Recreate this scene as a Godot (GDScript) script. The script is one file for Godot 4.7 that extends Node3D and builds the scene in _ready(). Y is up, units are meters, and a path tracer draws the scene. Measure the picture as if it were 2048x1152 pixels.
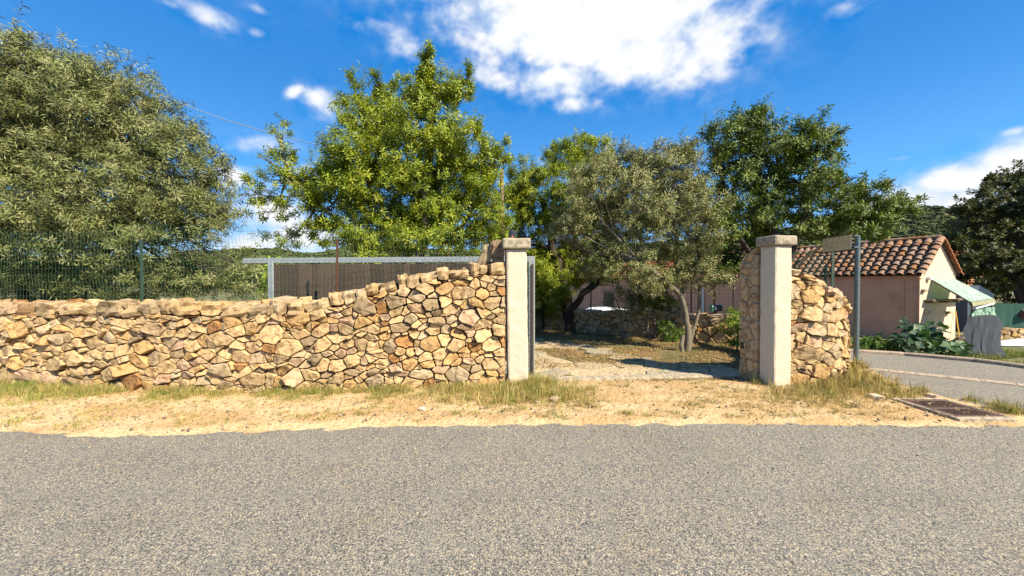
extends Node3D
# An open gate in a dry stone wall beside a country road, trees and small houses behind.
# y up, metres, camera at the origin looking along -z. "depth" below is the distance in front of the camera.

const EYE := 1.6
const FOC := 760.0
const PITCH := 0.01316

var rng := RandomNumberGenerator.new()
var noise := FastNoiseLite.new()
var taken := {}
var M := {}
var T := {}

class MB:
	var v := PackedVector3Array()
	var n := PackedVector3Array()
	var c := PackedColorArray()
	var col := Color(1, 1, 1)
	func tri(a: Vector3, b: Vector3, d: Vector3, o: Vector3):
		var k := (b - a).cross(d - a)
		if k.length_squared() < 1e-16:
			return
		if k.dot((a + b + d) / 3.0 - o) < 0.0:
			k = -k
			v.append(a); v.append(b); v.append(d)
		else:
			v.append(a); v.append(d); v.append(b)
		k = k.normalized()
		for i in 3:
			n.append(k); c.append(col)
	func quad(a: Vector3, b: Vector3, d: Vector3, e: Vector3, o: Vector3):
		tri(a, b, d, o); tri(a, d, e, o)
	func stri(a: Vector3, b: Vector3, d: Vector3, na: Vector3, nb: Vector3, nd: Vector3):
		# smooth: normals given, winding follows them
		if (b - a).cross(d - a).dot(na + nb + nd) < 0.0:
			v.append(a); v.append(b); v.append(d)
			n.append(na); n.append(nb); n.append(nd)
		else:
			v.append(a); v.append(d); v.append(b)
			n.append(na); n.append(nd); n.append(nb)
		for i in 3: c.append(col)
	func ctri(a: Vector3, b: Vector3, d: Vector3, na: Vector3, nb: Vector3, nd: Vector3, ca: Color, cb: Color, cd: Color):
		if (b - a).cross(d - a).dot(na + nb + nd) < 0.0:
			v.append(a); v.append(b); v.append(d)
			n.append(na); n.append(nb); n.append(nd)
			c.append(ca); c.append(cb); c.append(cd)
		else:
			v.append(a); v.append(d); v.append(b)
			n.append(na); n.append(nd); n.append(nb)
			c.append(ca); c.append(cd); c.append(cb)
	func mesh() -> ArrayMesh:
		var arr := []
		arr.resize(Mesh.ARRAY_MAX)
		arr[Mesh.ARRAY_VERTEX] = v
		arr[Mesh.ARRAY_NORMAL] = n
		arr[Mesh.ARRAY_COLOR] = c
		var m := ArrayMesh.new()
		m.add_surface_from_arrays(Mesh.PRIMITIVE_TRIANGLES, arr)
		return m

# ---------------------------------------------------------------- nodes
func numbered(parent: Node, called: String) -> String:
	var key := "%d/%s" % [parent.get_instance_id(), called]
	var k: int = taken.get(key, 0)
	taken[key] = k + 1
	return called if k == 0 else "%s_%03d" % [called, k]

func thing(called: String, label: String, category: String, at := Vector3.ZERO, group := "") -> Node3D:
	var o := Node3D.new()
	o.name = numbered(self, called)
	add_child(o, true)
	o.position = at
	tag(o, label, category, group)
	return o

func tag(o: Node, label: String, category: String, group := "", kind := ""):
	o.set_meta("label", label)
	o.set_meta("category", category)
	if group: o.set_meta("group", group)
	if kind: o.set_meta("kind", kind)

func part(called: String, mesh: Mesh, m: Material, parent: Node, stuff := false) -> MeshInstance3D:
	var o := MeshInstance3D.new()
	o.name = numbered(parent, called)
	o.mesh = mesh
	o.material_override = m
	parent.add_child(o, true)
	if stuff: o.set_meta("kind", "stuff")
	return o

func structure(called: String, mesh: Mesh, m: Material) -> MeshInstance3D:
	var o := part(called, mesh, m, self)
	o.set_meta("kind", "structure")
	return o

func scatter(called: String, mesh: Mesh, m: Material, xf: Array, cols: Array, parent: Node) -> MultiMeshInstance3D:
	var mm := MultiMesh.new()
	mm.transform_format = MultiMesh.TRANSFORM_3D
	mm.use_colors = true
	mm.mesh = mesh
	mm.instance_count = xf.size()
	for i in xf.size():
		mm.set_instance_transform(i, xf[i])
		mm.set_instance_color(i, cols[i])
	var o := MultiMeshInstance3D.new()
	o.name = numbered(parent, called)
	o.multimesh = mm
	o.material_override = m
	parent.add_child(o, true)
	o.set_meta("kind", "stuff")
	return o

# ---------------------------------------------------------------- pixels to places
func ray(px: float, py: float) -> Vector3:
	var d := Vector3((px - 1024.0) / FOC, -(py - 576.0) / FOC, -1.0)
	return d.rotated(Vector3.RIGHT, -PITCH)

func at(px: float, py: float, depth: float) -> Vector3:
	var d := ray(px, py)
	return Vector3(0, EYE, 0) + d * (depth / -d.z)

func ground(px: float, py: float) -> Vector3:
	var d := ray(px, py)
	var y := 0.0
	var p := Vector3.ZERO
	for i in 30:
		p = Vector3(0, EYE, 0) + d * ((EYE - y) / -d.y)
		y = lerpf(y, gy(p.x, -p.z), 0.7)
	p.y = gy(p.x, -p.z)
	return p

func gy(x: float, z: float) -> float:
	# the land falls away behind the yard wall and down the side lane
	var d := ((x - 1.12) * 3.25 + (z - 12.9) * 4.67) / 5.69 - 0.15
	var k := lerpf(0.1, 0.055, smoothstep(6.0, 11.0, x))
	return -k * clampf(d, 0.0, 13.0)

func G(x: float, z: float, up := 0.0) -> Vector3:
	return Vector3(x, gy(x, z) + up, -z)

# ---------------------------------------------------------------- shapes
func cbox(b: MB, c: Vector3, s: Vector3, bev: float, bas := Basis.IDENTITY, rough := 0.0):
	var h := s * 0.5
	var lv := [-1.0, 1.0]
	var P := {}
	for sx in lv:
		for sy in lv:
			for sz in lv:
				for ax in 3:
					var p := Vector3(sx * (h.x - bev), sy * (h.y - bev), sz * (h.z - bev))
					p[ax] = [sx, sy, sz][ax] * h[ax]
					if rough > 0.0:
						p += Vector3(rng.randf_range(-1, 1), rng.randf_range(-1, 1), rng.randf_range(-1, 1)) * rough
					P[[sx, sy, sz, ax]] = c + bas * p
	for ax in 3:
		var a1 := (ax + 1) % 3
		var a2 := (ax + 2) % 3
		for sg in lv:
			var q := []
			for k in [[-1.0, -1.0], [1.0, -1.0], [1.0, 1.0], [-1.0, 1.0]]:
				var t := [0.0, 0.0, 0.0]
				t[ax] = sg; t[a1] = k[0]; t[a2] = k[1]
				q.append(P[[t[0], t[1], t[2], ax]])
			b.quad(q[0], q[1], q[2], q[3], c)
		for s1 in lv:
			for s2 in lv:
				var e := []
				for k in [[-1.0, a1], [1.0, a1], [1.0, a2], [-1.0, a2]]:
					var t := [0.0, 0.0, 0.0]
					t[ax] = k[0]; t[a1] = s1; t[a2] = s2
					e.append(P[[t[0], t[1], t[2], k[1]]])
				b.quad(e[0], e[1], e[2], e[3], c)
	for sx in lv:
		for sy in lv:
			for sz in lv:
				b.tri(P[[sx, sy, sz, 0]], P[[sx, sy, sz, 1]], P[[sx, sy, sz, 2]], c)

func box_mesh(c: Vector3, s: Vector3, bev: float, bas := Basis.IDENTITY, rough := 0.0) -> ArrayMesh:
	var b := MB.new()
	cbox(b, c, s, bev, bas, rough)
	return b.mesh()

func tube(b: MB, pts: Array, rads: Array, seg := 7, lump := 0.0):
	var u := Vector3.RIGHT
	var rings := []
	var norms := []
	for i in pts.size():
		var t: Vector3 = (pts[mini(i + 1, pts.size() - 1)] - pts[maxi(i - 1, 0)]).normalized()
		u = (u - t * u.dot(t))
		if u.length() < 0.05: u = t.cross(Vector3.FORWARD)
		if u.length() < 0.05: u = t.cross(Vector3.UP)
		u = u.normalized()
		var w := t.cross(u)
		var r := []
		var nn := []
		for k in seg:
			var a := TAU * k / seg
			var d := u * cos(a) + w * sin(a)
			var rr: float = rads[i]
			if lump > 0.0: rr *= 1.0 + lump * noise.get_noise_3dv((pts[i] + d * rr) * 30.0) * 1.6
			r.append(pts[i] + d * rr)
			nn.append(d)
		rings.append(r); norms.append(nn)
	for i in pts.size() - 1:
		for k in seg:
			var j := (k + 1) % seg
			b.stri(rings[i][k], rings[i][j], rings[i + 1][j], norms[i][k], norms[i][j], norms[i + 1][j])
			b.stri(rings[i][k], rings[i + 1][j], rings[i + 1][k], norms[i][k], norms[i + 1][j], norms[i + 1][k])
	for e in [0, pts.size() - 1]:
		var t: Vector3 = (pts[1] - pts[0]).normalized() * (-1.0 if e == 0 else 1.0)
		for k in seg:
			b.stri(pts[e], rings[e][k], rings[e][(k + 1) % seg], t, t, t)

func wire(b: MB, p: Vector3, q: Vector3, r: float):
	# three-sided wire
	var t := (q - p).normalized()
	var u := t.cross(Vector3(0.31, 0.52, 0.79)).normalized()
	var w := t.cross(u)
	var d := []
	for k in 3:
		d.append(u * cos(TAU * k / 3.0) + w * sin(TAU * k / 3.0))
	for k in 3:
		var j := (k + 1) % 3
		b.stri(p + d[k] * r, p + d[j] * r, q + d[j] * r, d[k], d[j], d[j])
		b.stri(p + d[k] * r, q + d[j] * r, q + d[k] * r, d[k], d[j], d[k])

func boulder(b: MB, c: Vector3, half: Vector3, bas: Basis, seed_: float, n := 3, sq := 0.55, rough := 0.16):
	# a squared-off rough stone: cube grid pulled towards a sphere, then broken up
	for ax in 3:
		for sg in [-1.0, 1.0]:
			var g := []
			for i in n + 1:
				var row := []
				for j in n + 1:
					var p := Vector3.ZERO
					p[ax] = sg
					p[(ax + 1) % 3] = 2.0 * i / n - 1.0
					p[(ax + 2) % 3] = 2.0 * j / n - 1.0
					var s := p.normalized()
					var q := s.lerp(p * 0.86, sq)
					q *= 1.0 + rough * 1.7 * noise.get_noise_3dv(p * 14.0 + Vector3(seed_ * 31.7, seed_ * 17.1, seed_ * 7.9))
					row.append(c + bas * (q * half))
				g.append(row)
			for i in n:
				for j in n:
					b.quad(g[i][j], g[i + 1][j], g[i + 1][j + 1], g[i][j + 1], c)

# ---------------------------------------------------------------- textures and materials
func lin(r: float, g: float, b: float) -> Color:
	return Color(r, g, b).linear_to_srgb()

func ntex(seed_: int, freq: float, stops: Array, kind := "fbm", size := 512) -> NoiseTexture2D:
	var f := FastNoiseLite.new()
	f.seed = seed_
	f.frequency = freq
	if kind == "fbm":
		f.noise_type = FastNoiseLite.TYPE_SIMPLEX_SMOOTH
		f.fractal_type = FastNoiseLite.FRACTAL_FBM
		f.fractal_octaves = 5
		f.fractal_gain = 0.6
	elif kind == "cell":
		f.noise_type = FastNoiseLite.TYPE_CELLULAR
		f.cellular_return_type = FastNoiseLite.RETURN_CELL_VALUE
		f.cellular_jitter = 1.0
		f.fractal_type = FastNoiseLite.FRACTAL_NONE
	elif kind == "dist":
		f.noise_type = FastNoiseLite.TYPE_CELLULAR
		f.cellular_return_type = FastNoiseLite.RETURN_DISTANCE
		f.fractal_type = FastNoiseLite.FRACTAL_NONE
	var t := NoiseTexture2D.new()
	t.width = size; t.height = size
	t.seamless = true
	t.noise = f
	t.normalize = true
	if stops.size():
		var g := Gradient.new()
		var off := PackedFloat32Array()
		var col := PackedColorArray()
		for s in stops:
			off.append(s[0])
			col.append(s[1] if s[1] is Color else Color(s[1], s[1], s[1]))
		g.offsets = off; g.colors = col
		t.color_ramp = g
	return t

func mat(col: Color, rough := 0.9, tex: Texture2D = null, scale := 1.0, bump: Texture2D = null, bump_cm := 0.5, vertex := false, metal := 0.0) -> StandardMaterial3D:
	var m := StandardMaterial3D.new()
	m.albedo_color = col
	m.roughness = rough
	m.metallic = metal
	m.uv1_triplanar = true
	m.uv1_world_triplanar = true
	m.uv1_scale = Vector3.ONE * scale
	if tex: m.albedo_texture = tex
	if bump:
		m.heightmap_enabled = true
		m.heightmap_texture = bump
		m.heightmap_scale = bump_cm
	m.vertex_color_use_as_albedo = vertex
	return m

func leafmat(back: float, rough := 0.45) -> StandardMaterial3D:
	var m := StandardMaterial3D.new()
	m.roughness = rough
	m.vertex_color_use_as_albedo = true
	m.cull_mode = BaseMaterial3D.CULL_DISABLED
	m.backlight_enabled = true
	m.backlight = Color(back, back, back * 0.6)
	return m

func make_materials():
	T.mottle = ntex(3, 0.012, [[0.0, 0.5], [0.35, 0.78], [0.6, 0.95], [1.0, 1.0]])
	T.fine = ntex(5, 0.05, [[0.0, 0.55], [0.5, 0.85], [1.0, 1.0]])
	T.plaster = ntex(6, 0.06, [[0.0, 0.55], [0.3, 0.88], [0.6, 1.0], [1.0, 1.0]])
	T.wall = ntex(61, 0.008, [[0.0, 0.85], [0.5, 0.96], [1.0, 1.0]])
	T.stain = ntex(63, 0.014, [[0.0, 0.45], [0.3, 0.85], [0.5, 1.0], [1.0, 1.0]])
	T.relief = ntex(7, 0.02, [])
	T.grit = ntex(8, 0.09, [])
	T.stone = ntex(9, 0.014, [[0.0, Color(0.5, 0.45, 0.42)], [0.24, Color(0.72, 0.65, 0.57)], [0.42, Color(0.93, 0.9, 0.86)], [0.7, Color(1, 1, 1)], [0.86, Color(1.0, 0.93, 0.8)], [1.0, Color(0.8, 0.66, 0.5)]])
	T.asphalt = ntex(21, 0.165, [[0.0, Color(0.24, 0.24, 0.26)], [0.22, Color(0.43, 0.43, 0.44)], [0.5, Color(0.56, 0.56, 0.55)], [0.75, Color(0.64, 0.63, 0.6)], [0.88, Color(0.76, 0.73, 0.66)], [0.93, Color(0.76, 0.67, 0.54)], [1.0, Color(0.92, 0.92, 0.88)]], "cell", 1024)
	T.asphalt_h = ntex(21, 0.165, [[0.0, 1.0], [0.6, 0.55], [1.0, 0.0]], "dist", 1024)
	T.sand = ntex(31, 0.03, [[0.0, Color(0.6, 0.5, 0.4)], [0.3, Color(0.88, 0.82, 0.74)], [0.6, Color(1, 1, 1)], [1.0, Color(1.0, 0.92, 0.8)]])
	T.spangle = ntex(41, 0.03, [[0.0, 0.72], [1.0, 1.0]], "cell")
	T.bark = ntex(43, 0.03, [[0.0, 0.35], [0.45, 0.8], [1.0, 1.0]])
	T.tile = ntex(45, 0.03, [[0.0, Color(0.35, 0.32, 0.3)], [0.35, Color(0.75, 0.7, 0.66)], [0.65, Color(1, 0.97, 0.92)], [1.0, Color(1.0, 0.8, 0.5)]])
	M.stone = mat(Color.WHITE, 0.95, T.stone, 1.15, T.relief, 0.7, true)
	M.rubble = mat(lin(0.16, 0.115, 0.07), 1.0, T.mottle, 2.0, T.relief, 2.0)
	M.asphalt = mat(lin(0.63, 0.595, 0.54), 0.95, T.asphalt, 0.86, T.asphalt_h, 0.2, true)
	M.sand = mat(Color.WHITE, 1.0, T.sand, 1.3, T.relief, 0.7, true)
	M.litter_soil = mat(Color.WHITE, 1.0, T.mottle, 1.1, T.relief, 2.0, true)
	M.land = mat(Color.WHITE, 1.0, T.mottle, 0.23, null, 0.0, true)
	M.render_white = mat(lin(0.6, 0.525, 0.4), 0.95, T.plaster, 1.3, T.grit, 0.3)
	M.cap = mat(lin(0.4, 0.34, 0.25), 1.0, T.mottle, 1.3, T.relief, 0.3)
	M.concrete = mat(lin(0.44, 0.36, 0.26), 1.0, T.mottle, 1.6, T.grit, 0.25)
	M.flag = mat(Color.WHITE, 0.95, T.mottle, 1.9, T.relief, 0.3, true)
	M.zinc = mat(lin(0.46, 0.51, 0.52), 0.5, T.spangle, 5.0, null, 0.0, false, 0.35)
	M.wood = []
	for k in 4:
		var w := mat(lin(0.085 + 0.018 * k, 0.058 + 0.012 * k, 0.042 + 0.009 * k), 0.85, T.bark, 1.0, T.bark, 0.3)
		w.uv1_scale = Vector3(9.0, 0.8, 9.0)
		w.uv1_offset = Vector3(k * 0.37, k * 0.21, 0)
		M.wood.append(w)
	M.green_wire = mat(lin(0.045, 0.12, 0.065), 0.6)
	M.green_post = mat(lin(0.03, 0.075, 0.05), 0.6, T.fine, 4.0)
	M.dark_wire = mat(lin(0.02, 0.022, 0.022), 0.6)
	M.rust = mat(lin(0.13, 0.055, 0.03), 0.95, T.tile, 6.0, T.grit, 0.2)
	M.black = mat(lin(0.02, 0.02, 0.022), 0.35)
	M.red = mat(lin(0.5, 0.03, 0.02), 0.25)
	M.white_print = mat(lin(0.75, 0.75, 0.72), 0.6)
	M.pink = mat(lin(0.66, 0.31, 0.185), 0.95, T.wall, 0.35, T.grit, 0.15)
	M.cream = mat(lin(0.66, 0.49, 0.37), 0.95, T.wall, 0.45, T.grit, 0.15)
	M.tile = []
	for k in [[0.36, 0.21, 0.145], [0.44, 0.29, 0.21], [0.28, 0.18, 0.13], [0.43, 0.21, 0.09], [0.42, 0.31, 0.24]]:
		M.tile.append(mat(lin(k[0], k[1], k[2]), 0.95, T.tile, 4.0, T.grit, 0.5))
	M.tile_stuff = mat(lin(0.46, 0.19, 0.1), 0.95, T.tile, 1.2)
	M.tile_bed = mat(lin(0.09, 0.05, 0.035), 1.0, T.mottle, 2.0)
	M.bark_grey = mat(lin(0.3, 0.25, 0.19), 1.0, T.bark, 4.0, T.bark, 1.2)
	M.bark_dark = mat(lin(0.07, 0.052, 0.04), 1.0, T.bark, 4.0, T.bark, 1.5)
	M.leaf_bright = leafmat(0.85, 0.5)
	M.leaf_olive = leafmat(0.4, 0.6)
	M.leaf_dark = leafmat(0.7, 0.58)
	M.grass = leafmat(0.5, 0.8)
	M.litter = leafmat(0.2, 0.8)
	M.iron = mat(lin(0.13, 0.075, 0.06), 0.75, T.tile, 5.0, T.grit, 0.2)
	M.pit_shade = mat(lin(0.015, 0.013, 0.012), 1.0)  # near-black, carries the shade down the drain as colour
	M.kerb = mat(lin(0.5, 0.385, 0.29), 0.95, T.mottle, 2.2, T.grit, 0.5)
	M.signboard = mat(lin(0.68, 0.54, 0.31), 0.8, T.stain, 1.6)
	M.pole = mat(lin(0.16, 0.21, 0.22), 0.45, T.spangle, 4.0, null, 0.0, false, 0.3)
	M.plank = mat(lin(0.3, 0.22, 0.14), 0.9, T.bark, 3.0)
	M.yellow = mat(lin(0.62, 0.36, 0.03), 0.5)
	M.tarp = mat(lin(0.03, 0.034, 0.042), 0.8, T.mottle, 2.0, T.relief, 1.0)
	M.tarp_blue = mat(lin(0.035, 0.075, 0.11), 0.5, T.mottle, 1.5)
	M.sheet_green = mat(lin(0.62, 0.76, 0.66), 0.35, T.mottle, 1.0)
	M.sheet_green.backlight_enabled = true
	M.sheet_green.backlight = Color(0.5, 0.7, 0.55)
	M.net_green = mat(lin(0.01, 0.085, 0.06), 0.8, T.fine, 3.0)
	M.white_paint = mat(lin(0.75, 0.75, 0.74), 0.3)
	M.glass = mat(lin(0.03, 0.035, 0.04), 0.06)
	M.shutter = mat(lin(0.2, 0.12, 0.05), 0.7, T.bark, 3.0)
	M.bag = mat(lin(0.09, 0.03, 0.03), 0.7, T.mottle, 3.0)

# ---------------------------------------------------------------- sky
func sky_image() -> Image:
	var f := FastNoiseLite.new()
	f.seed = 77
	f.noise_type = FastNoiseLite.TYPE_SIMPLEX_SMOOTH
	f.fractal_type = FastNoiseLite.FRACTAL_FBM
	f.fractal_octaves = 6
	f.fractal_gain = 0.55
	f.frequency = 1.0
	var W := 3072
	var H := 1536
	var lo := Image.create(W / 4, H / 4, false, Image.FORMAT_RGBF)
	for j in H / 4:
		for i in W / 4:
			lo.set_pixel(i, j, sky_at(f, (i + 0.5) / (W / 4), (j + 0.5) / (H / 4), false))
	lo.resize(W, H, Image.INTERPOLATE_BILINEAR)
	var u0 := int(W * (0.5 - 60.0 / 360.0))
	var u1 := int(W * (0.5 + 60.0 / 360.0))
	var v0 := int(H * (0.5 - 42.0 / 180.0))
	for j in range(v0, H / 2):
		for i in range(u0, u1):
			lo.set_pixel(i, j, sky_at(f, (i + 0.5) / W, (j + 0.5) / H, true))
	# the panorama starts straight ahead
	var out := Image.create(W, H, false, Image.FORMAT_RGBF)
	out.blit_rect(lo, Rect2i(W / 2, 0, W / 2, H), Vector2i(0, 0))
	out.blit_rect(lo, Rect2i(0, 0, W / 2, H), Vector2i(W / 2, 0))
	return out

# clouds seen in the photograph: px, py, rx, ry, strength, noise weight, turn, streak
var clouds := [
	[1180, 20, 270, 120, 1.75, 0.5, 0.05], [1060, 60, 170, 80, 1.2, 0.6, 0.35], [1290, 110, 140, 65, 1.5, 0.5, 0.0], [1120, 160, 120, 50, 1.0, 0.75, 0.0], [1150, 205, 65, 24, 0.75, 0.8, 0.0],
	[1430, 70, 120, 80, 0.95, 0.8, -0.9], [990, 155, 55, 28, 0.7, 0.8, 0.3], [900, 20, 90, 55, 0.7, 0.8, 0.2], [1000, -60, 250, 90, 1.2, 0.6, 0.0], [1330, -70, 250, 100, 1.4, 0.5, 0.0],
	[740, 52, 65, 20, 0.62, 0.8, 0.2], [815, 90, 70, 38, 0.6, 0.85, 0.5], [405, 25, 75, 22, 0.85, 0.7, 0.45], [515, 66, 20, 12, 0.6, 0.7, 0.2], [350, 10, 30, 10, 0.6, 0.8, 0.3], [520, 20, 36, 12, 0.42, 0.8, 0.4],
	[645, 205, 48, 33, 1.0, 0.75, 0.4], [590, 184, 25, 14, 0.9, 0.7, -0.3], [520, 290, 75, 20, 0.8, 0.7, 0.0], [465, 350, 40, 34, 1.0, 0.6, 0.2], [600, 335, 40, 12, 0.6, 0.7, 0.0], [540, 420, 95, 55, 0.9, 0.6, 0.1], [500, 490, 80, 28, 1.3, 0.4, 0.0], [620, 470, 110, 40, 0.9, 0.5, 0.0], [1090, 325, 36, 14, 0.6, 0.7, 0.0],
	[1700, 15, 60, 20, 0.6, 0.75, -0.35], [1800, 316, 35, 7, 0.5, 0.7, -0.1], [2030, 263, 45, 12, 0.6, 0.7, -0.3], [2010, 325, 110, 42, 1.5, 0.5, -0.32], [1910, 360, 100, 38, 1.5, 0.5, -0.2], [1870, 400, 120, 38, 1.25, 0.45, 0.0], [1760, 425, 90, 30, 0.8, 0.45, 0.0], [2130, 320, 110, 60, 1.2, 0.5, 0.0]]

func sky_at(f: FastNoiseLite, u: float, v: float, fine: bool) -> Color:
	var az := (u - 0.5) * TAU
	var el := (0.5 - v) * PI
	var d := Vector3(sin(az) * cos(el), sin(el), -cos(az) * cos(el))
	if el < -0.06:
		return Color(0.24, 0.22, 0.17)
	var up := clampf(d.y, 0.0, 1.0)
	var t := pow(1.0 - up, 3.0)
	var c := Color(0.008, 0.155, 0.47).lerp(Color(0.1, 0.35, 0.75), smoothstep(0.08, 0.62, t))
	c = c.lerp(Color(0.38, 0.58, 0.78), smoothstep(0.5, 1.0, t))
	var dens := 0.0
	var n1 := 0.0
	if fine or absf(az) < 1.3 and el < 0.9:
		# the direction turned into the photograph's tangent plane
		var q := d.rotated(Vector3.RIGHT, PITCH)
		if q.z < -0.15:
			var px := 1024.0 - q.x / q.z * FOC
			var py := 576.0 + q.y / q.z * FOC
			var wx := f.get_noise_3d(d.x * 3.2, d.y * 3.2, d.z * 3.2)
			var near := 0.0
			for k in clouds:
				var dx: float = px - k[0]
				var dy: float = py - k[1]
				if absf(dx) > (k[2] + k[3]) * 2.0 or absf(dy) > (k[2] + k[3]) * 2.0:
					continue
				var cs := cos(k[6])
				var sn := sin(k[6])
				var ex: float = (dx * cs + dy * sn) / k[2]
				var ey: float = (-dx * sn + dy * cs) / k[3]
				var r2 := ex * ex + ey * ey
				if r2 > 4.0: continue
				near = maxf(near, k[4] * exp(-r2 * 0.95) * (1.0 + k[5] * 0.35))
				dens = maxf(dens, k[4] * 1.15 * exp(-r2 * 1.1) - k[5] * 0.3)
			if near > 0.02:
				n1 = f.get_noise_3d(d.x * 9.0, d.y * 13.0, d.z * 9.0)
				var n2 := f.get_noise_3d(d.x * 26.0 + 5.0, d.y * 38.0, d.z * 26.0)
				dens += (n1 * 0.62 + n2 * 0.34 + wx * 0.3) * minf(1.0, near * 1.6)
	var elsewhere := smoothstep(1.0, 1.35, absf(az)) if el < 0.66 else 1.0
	if elsewhere > 0.0:
		var w := f.get_noise_3d(d.x * 1.5 + 9.0, d.y * 3.0, d.z * 1.5) + 0.35 * f.get_noise_3d(d.x * 6.0, d.y * 9.0, d.z * 6.0)
		dens = maxf(dens, (w - 0.16) * 2.2 * elsewhere)
		n1 = w
	var a := smoothstep(-0.14, 1.0, dens)
	var white := Color(0.46, 0.53, 0.63).lerp(Color(0.67, 0.67, 0.67), smoothstep(0.0, 1.25, dens + n1 * 1.2))
	return c.lerp(white, a * 0.97)

# ---------------------------------------------------------------- dry stone
func power_cells(w: float, h: float, aspect: float, sizes: Array, top: Callable, warp := 0.05) -> Array:
	# convex cells of a power diagram of packed ellipses: fitted, uneven stones
	var S := []
	for z in sizes:
		var tries: int = z[2]
		for i in tries:
			var r := rng.randf_range(z[0], z[1])
			var p := Vector2(rng.randf_range(0, w) / aspect, rng.randf_range(-0.05, h))
			if p.y > top.call(p.x * aspect) + 0.04: continue
			var ok := true
			for s in S:
				var dx: float = s.x - p.x
				if dx > 0.6 or dx < -0.6: continue
				var rr: float = (s.z + r) * 0.74
				if dx * dx + (s.y - p.y) * (s.y - p.y) < rr * rr:
					ok = false
					break
			if ok: S.append(Vector3(p.x, p.y, r))
	var out := []
	for i in S.size():
		var s: Vector3 = S[i]
		var poly := PackedVector2Array([Vector2(s.x - 0.45, s.y - 0.4), Vector2(s.x + 0.45, s.y - 0.4), Vector2(s.x + 0.45, s.y + 0.4), Vector2(s.x - 0.45, s.y + 0.4)])
		for j in S.size():
			if i == j: continue
			var q: Vector3 = S[j]
			if absf(q.x - s.x) > 0.8 or absf(q.y - s.y) > 0.8: continue
			var nrm := Vector2(q.x - s.x, q.y - s.y)
			var off := (q.x * q.x + q.y * q.y - q.z * q.z - s.x * s.x - s.y * s.y + s.z * s.z) * 0.5
			poly = clip(poly, nrm, off)
			if poly.size() < 3: break
		poly = clip(poly, Vector2(-1, 0), 0.0)
		poly = clip(poly, Vector2(1, 0), w / aspect)
		var hx: float = top.call(s.x * aspect)
		var slope: float = (top.call(s.x * aspect + 0.1) - top.call(s.x * aspect - 0.1)) / 0.2 * aspect
		poly = clip(poly, Vector2(-slope, 1), hx - slope * s.x)
		poly = clip(poly, Vector2(0, -1), 0.06)
		if poly.size() < 3: continue
		for k in poly.size():
			poly[k].x *= aspect
			var w0 := poly[k]
			if poly[k].x > 0.02 and poly[k].x < w - 0.02:
				poly[k].x += warp * noise.get_noise_2d(w0.x * 22.0, w0.y * 22.0)
				poly[k].y += warp * 1.5 * noise.get_noise_2d(w0.x * 16.0 + 70.0, w0.y * 16.0)
		out.append(poly)
	return out

func clip(poly: PackedVector2Array, n: Vector2, off: float) -> PackedVector2Array:
	var r := PackedVector2Array()
	var m := poly.size()
	for i in m:
		var a := poly[i]
		var b := poly[(i + 1) % m]
		var da := a.dot(n) - off
		var db := b.dot(n) - off
		if da <= 0.0: r.append(a)
		if (da < 0.0 and db > 0.0) or (da > 0.0 and db < 0.0):
			r.append(a.lerp(b, da / (da - db)))
	return r

func poly_area(p: PackedVector2Array) -> float:
	var s := 0.0
	for i in p.size():
		s += p[i].cross(p[(i + 1) % p.size()])
	return absf(s) * 0.5

func stone_shape(b: MB, poly: PackedVector2Array, place: Callable, gap: float, deep: float, proud: float, bulge: float, wild := 1.0):
	# place(u, v, w) gives the point of the wall at u along, v up and w out
	var c := Vector2.ZERO
	for p in poly: c += p
	c /= poly.size()
	var size := sqrt(poly_area(poly))
	var ins := PackedVector2Array()
	var m := poly.size()
	for i in m:
		var p := poly[i]
		var a := poly[(i + m - 1) % m]
		var d := poly[(i + 1) % m]
		var l := (p - c).length()
		p = c + (p - c) * maxf(0.55, 1.0 - gap * 1.5 / maxf(l, 0.01))
		var cut := 0.03 + 0.09 * rng.randf()
		if (a - p).length() > 0.03: ins.append(p.lerp(a, cut))
		if (d - p).length() > 0.03: ins.append(p.lerp(d, cut))
	if ins.size() < 3: return
	# extra points on long edges, nudged
	var rim := PackedVector2Array()
	for i in ins.size():
		var p := ins[i]
		var q := ins[(i + 1) % ins.size()]
		rim.append(p)
		if p.distance_to(q) > 0.07:
			var mid := p.lerp(q, rng.randf_range(0.4, 0.6))
			rim.append(mid + (mid - c).normalized() * rng.randf_range(-0.01, 0.004))
	var tilt := Vector2(rng.randf_range(-0.3, 0.3), rng.randf_range(-0.34, 0.26)) * wild
	var sd := rng.randf() * 100.0
	var ring := []
	for lv in [[1.0, -deep], [1.0, -0.5], [0.97, 0.2], [0.9, 0.6]]:
		var r := []
		for i in rim.size():
			var p: Vector2 = c + (rim[i] - c) * lv[0]
			var w: float
			if lv[1] == -deep:
				w = -deep
			else:
				w = proud + bulge * size * lv[1] + tilt.dot(p - c) + noise.get_noise_3d(p.x * 110.0 + sd, p.y * 110.0, lv[0] * 9.0) * 0.018 * wild
			r.append(place.call(p.x, p.y, w))
		ring.append(r)
	# the broken face rises to an off-centre ridge point
	c += Vector2(rng.randf_range(-0.28, 0.28), rng.randf_range(-0.22, 0.22)) * size * wild
	var mid_p: Vector3 = place.call(c.x, c.y, proud + bulge * size + noise.get_noise_3d(sd, 3.0, 1.0) * 0.02)
	var inside: Vector3 = place.call(c.x, c.y, -deep * 0.7)
	var k := rim.size()
	for l in 3:
		for i in k:
			var j := (i + 1) % k
			b.quad(ring[l][i], ring[l][j], ring[l + 1][j], ring[l + 1][i], inside)
	for i in k:
		b.tri(ring[3][i], ring[3][(i + 1) % k], mid_p, inside)

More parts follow.
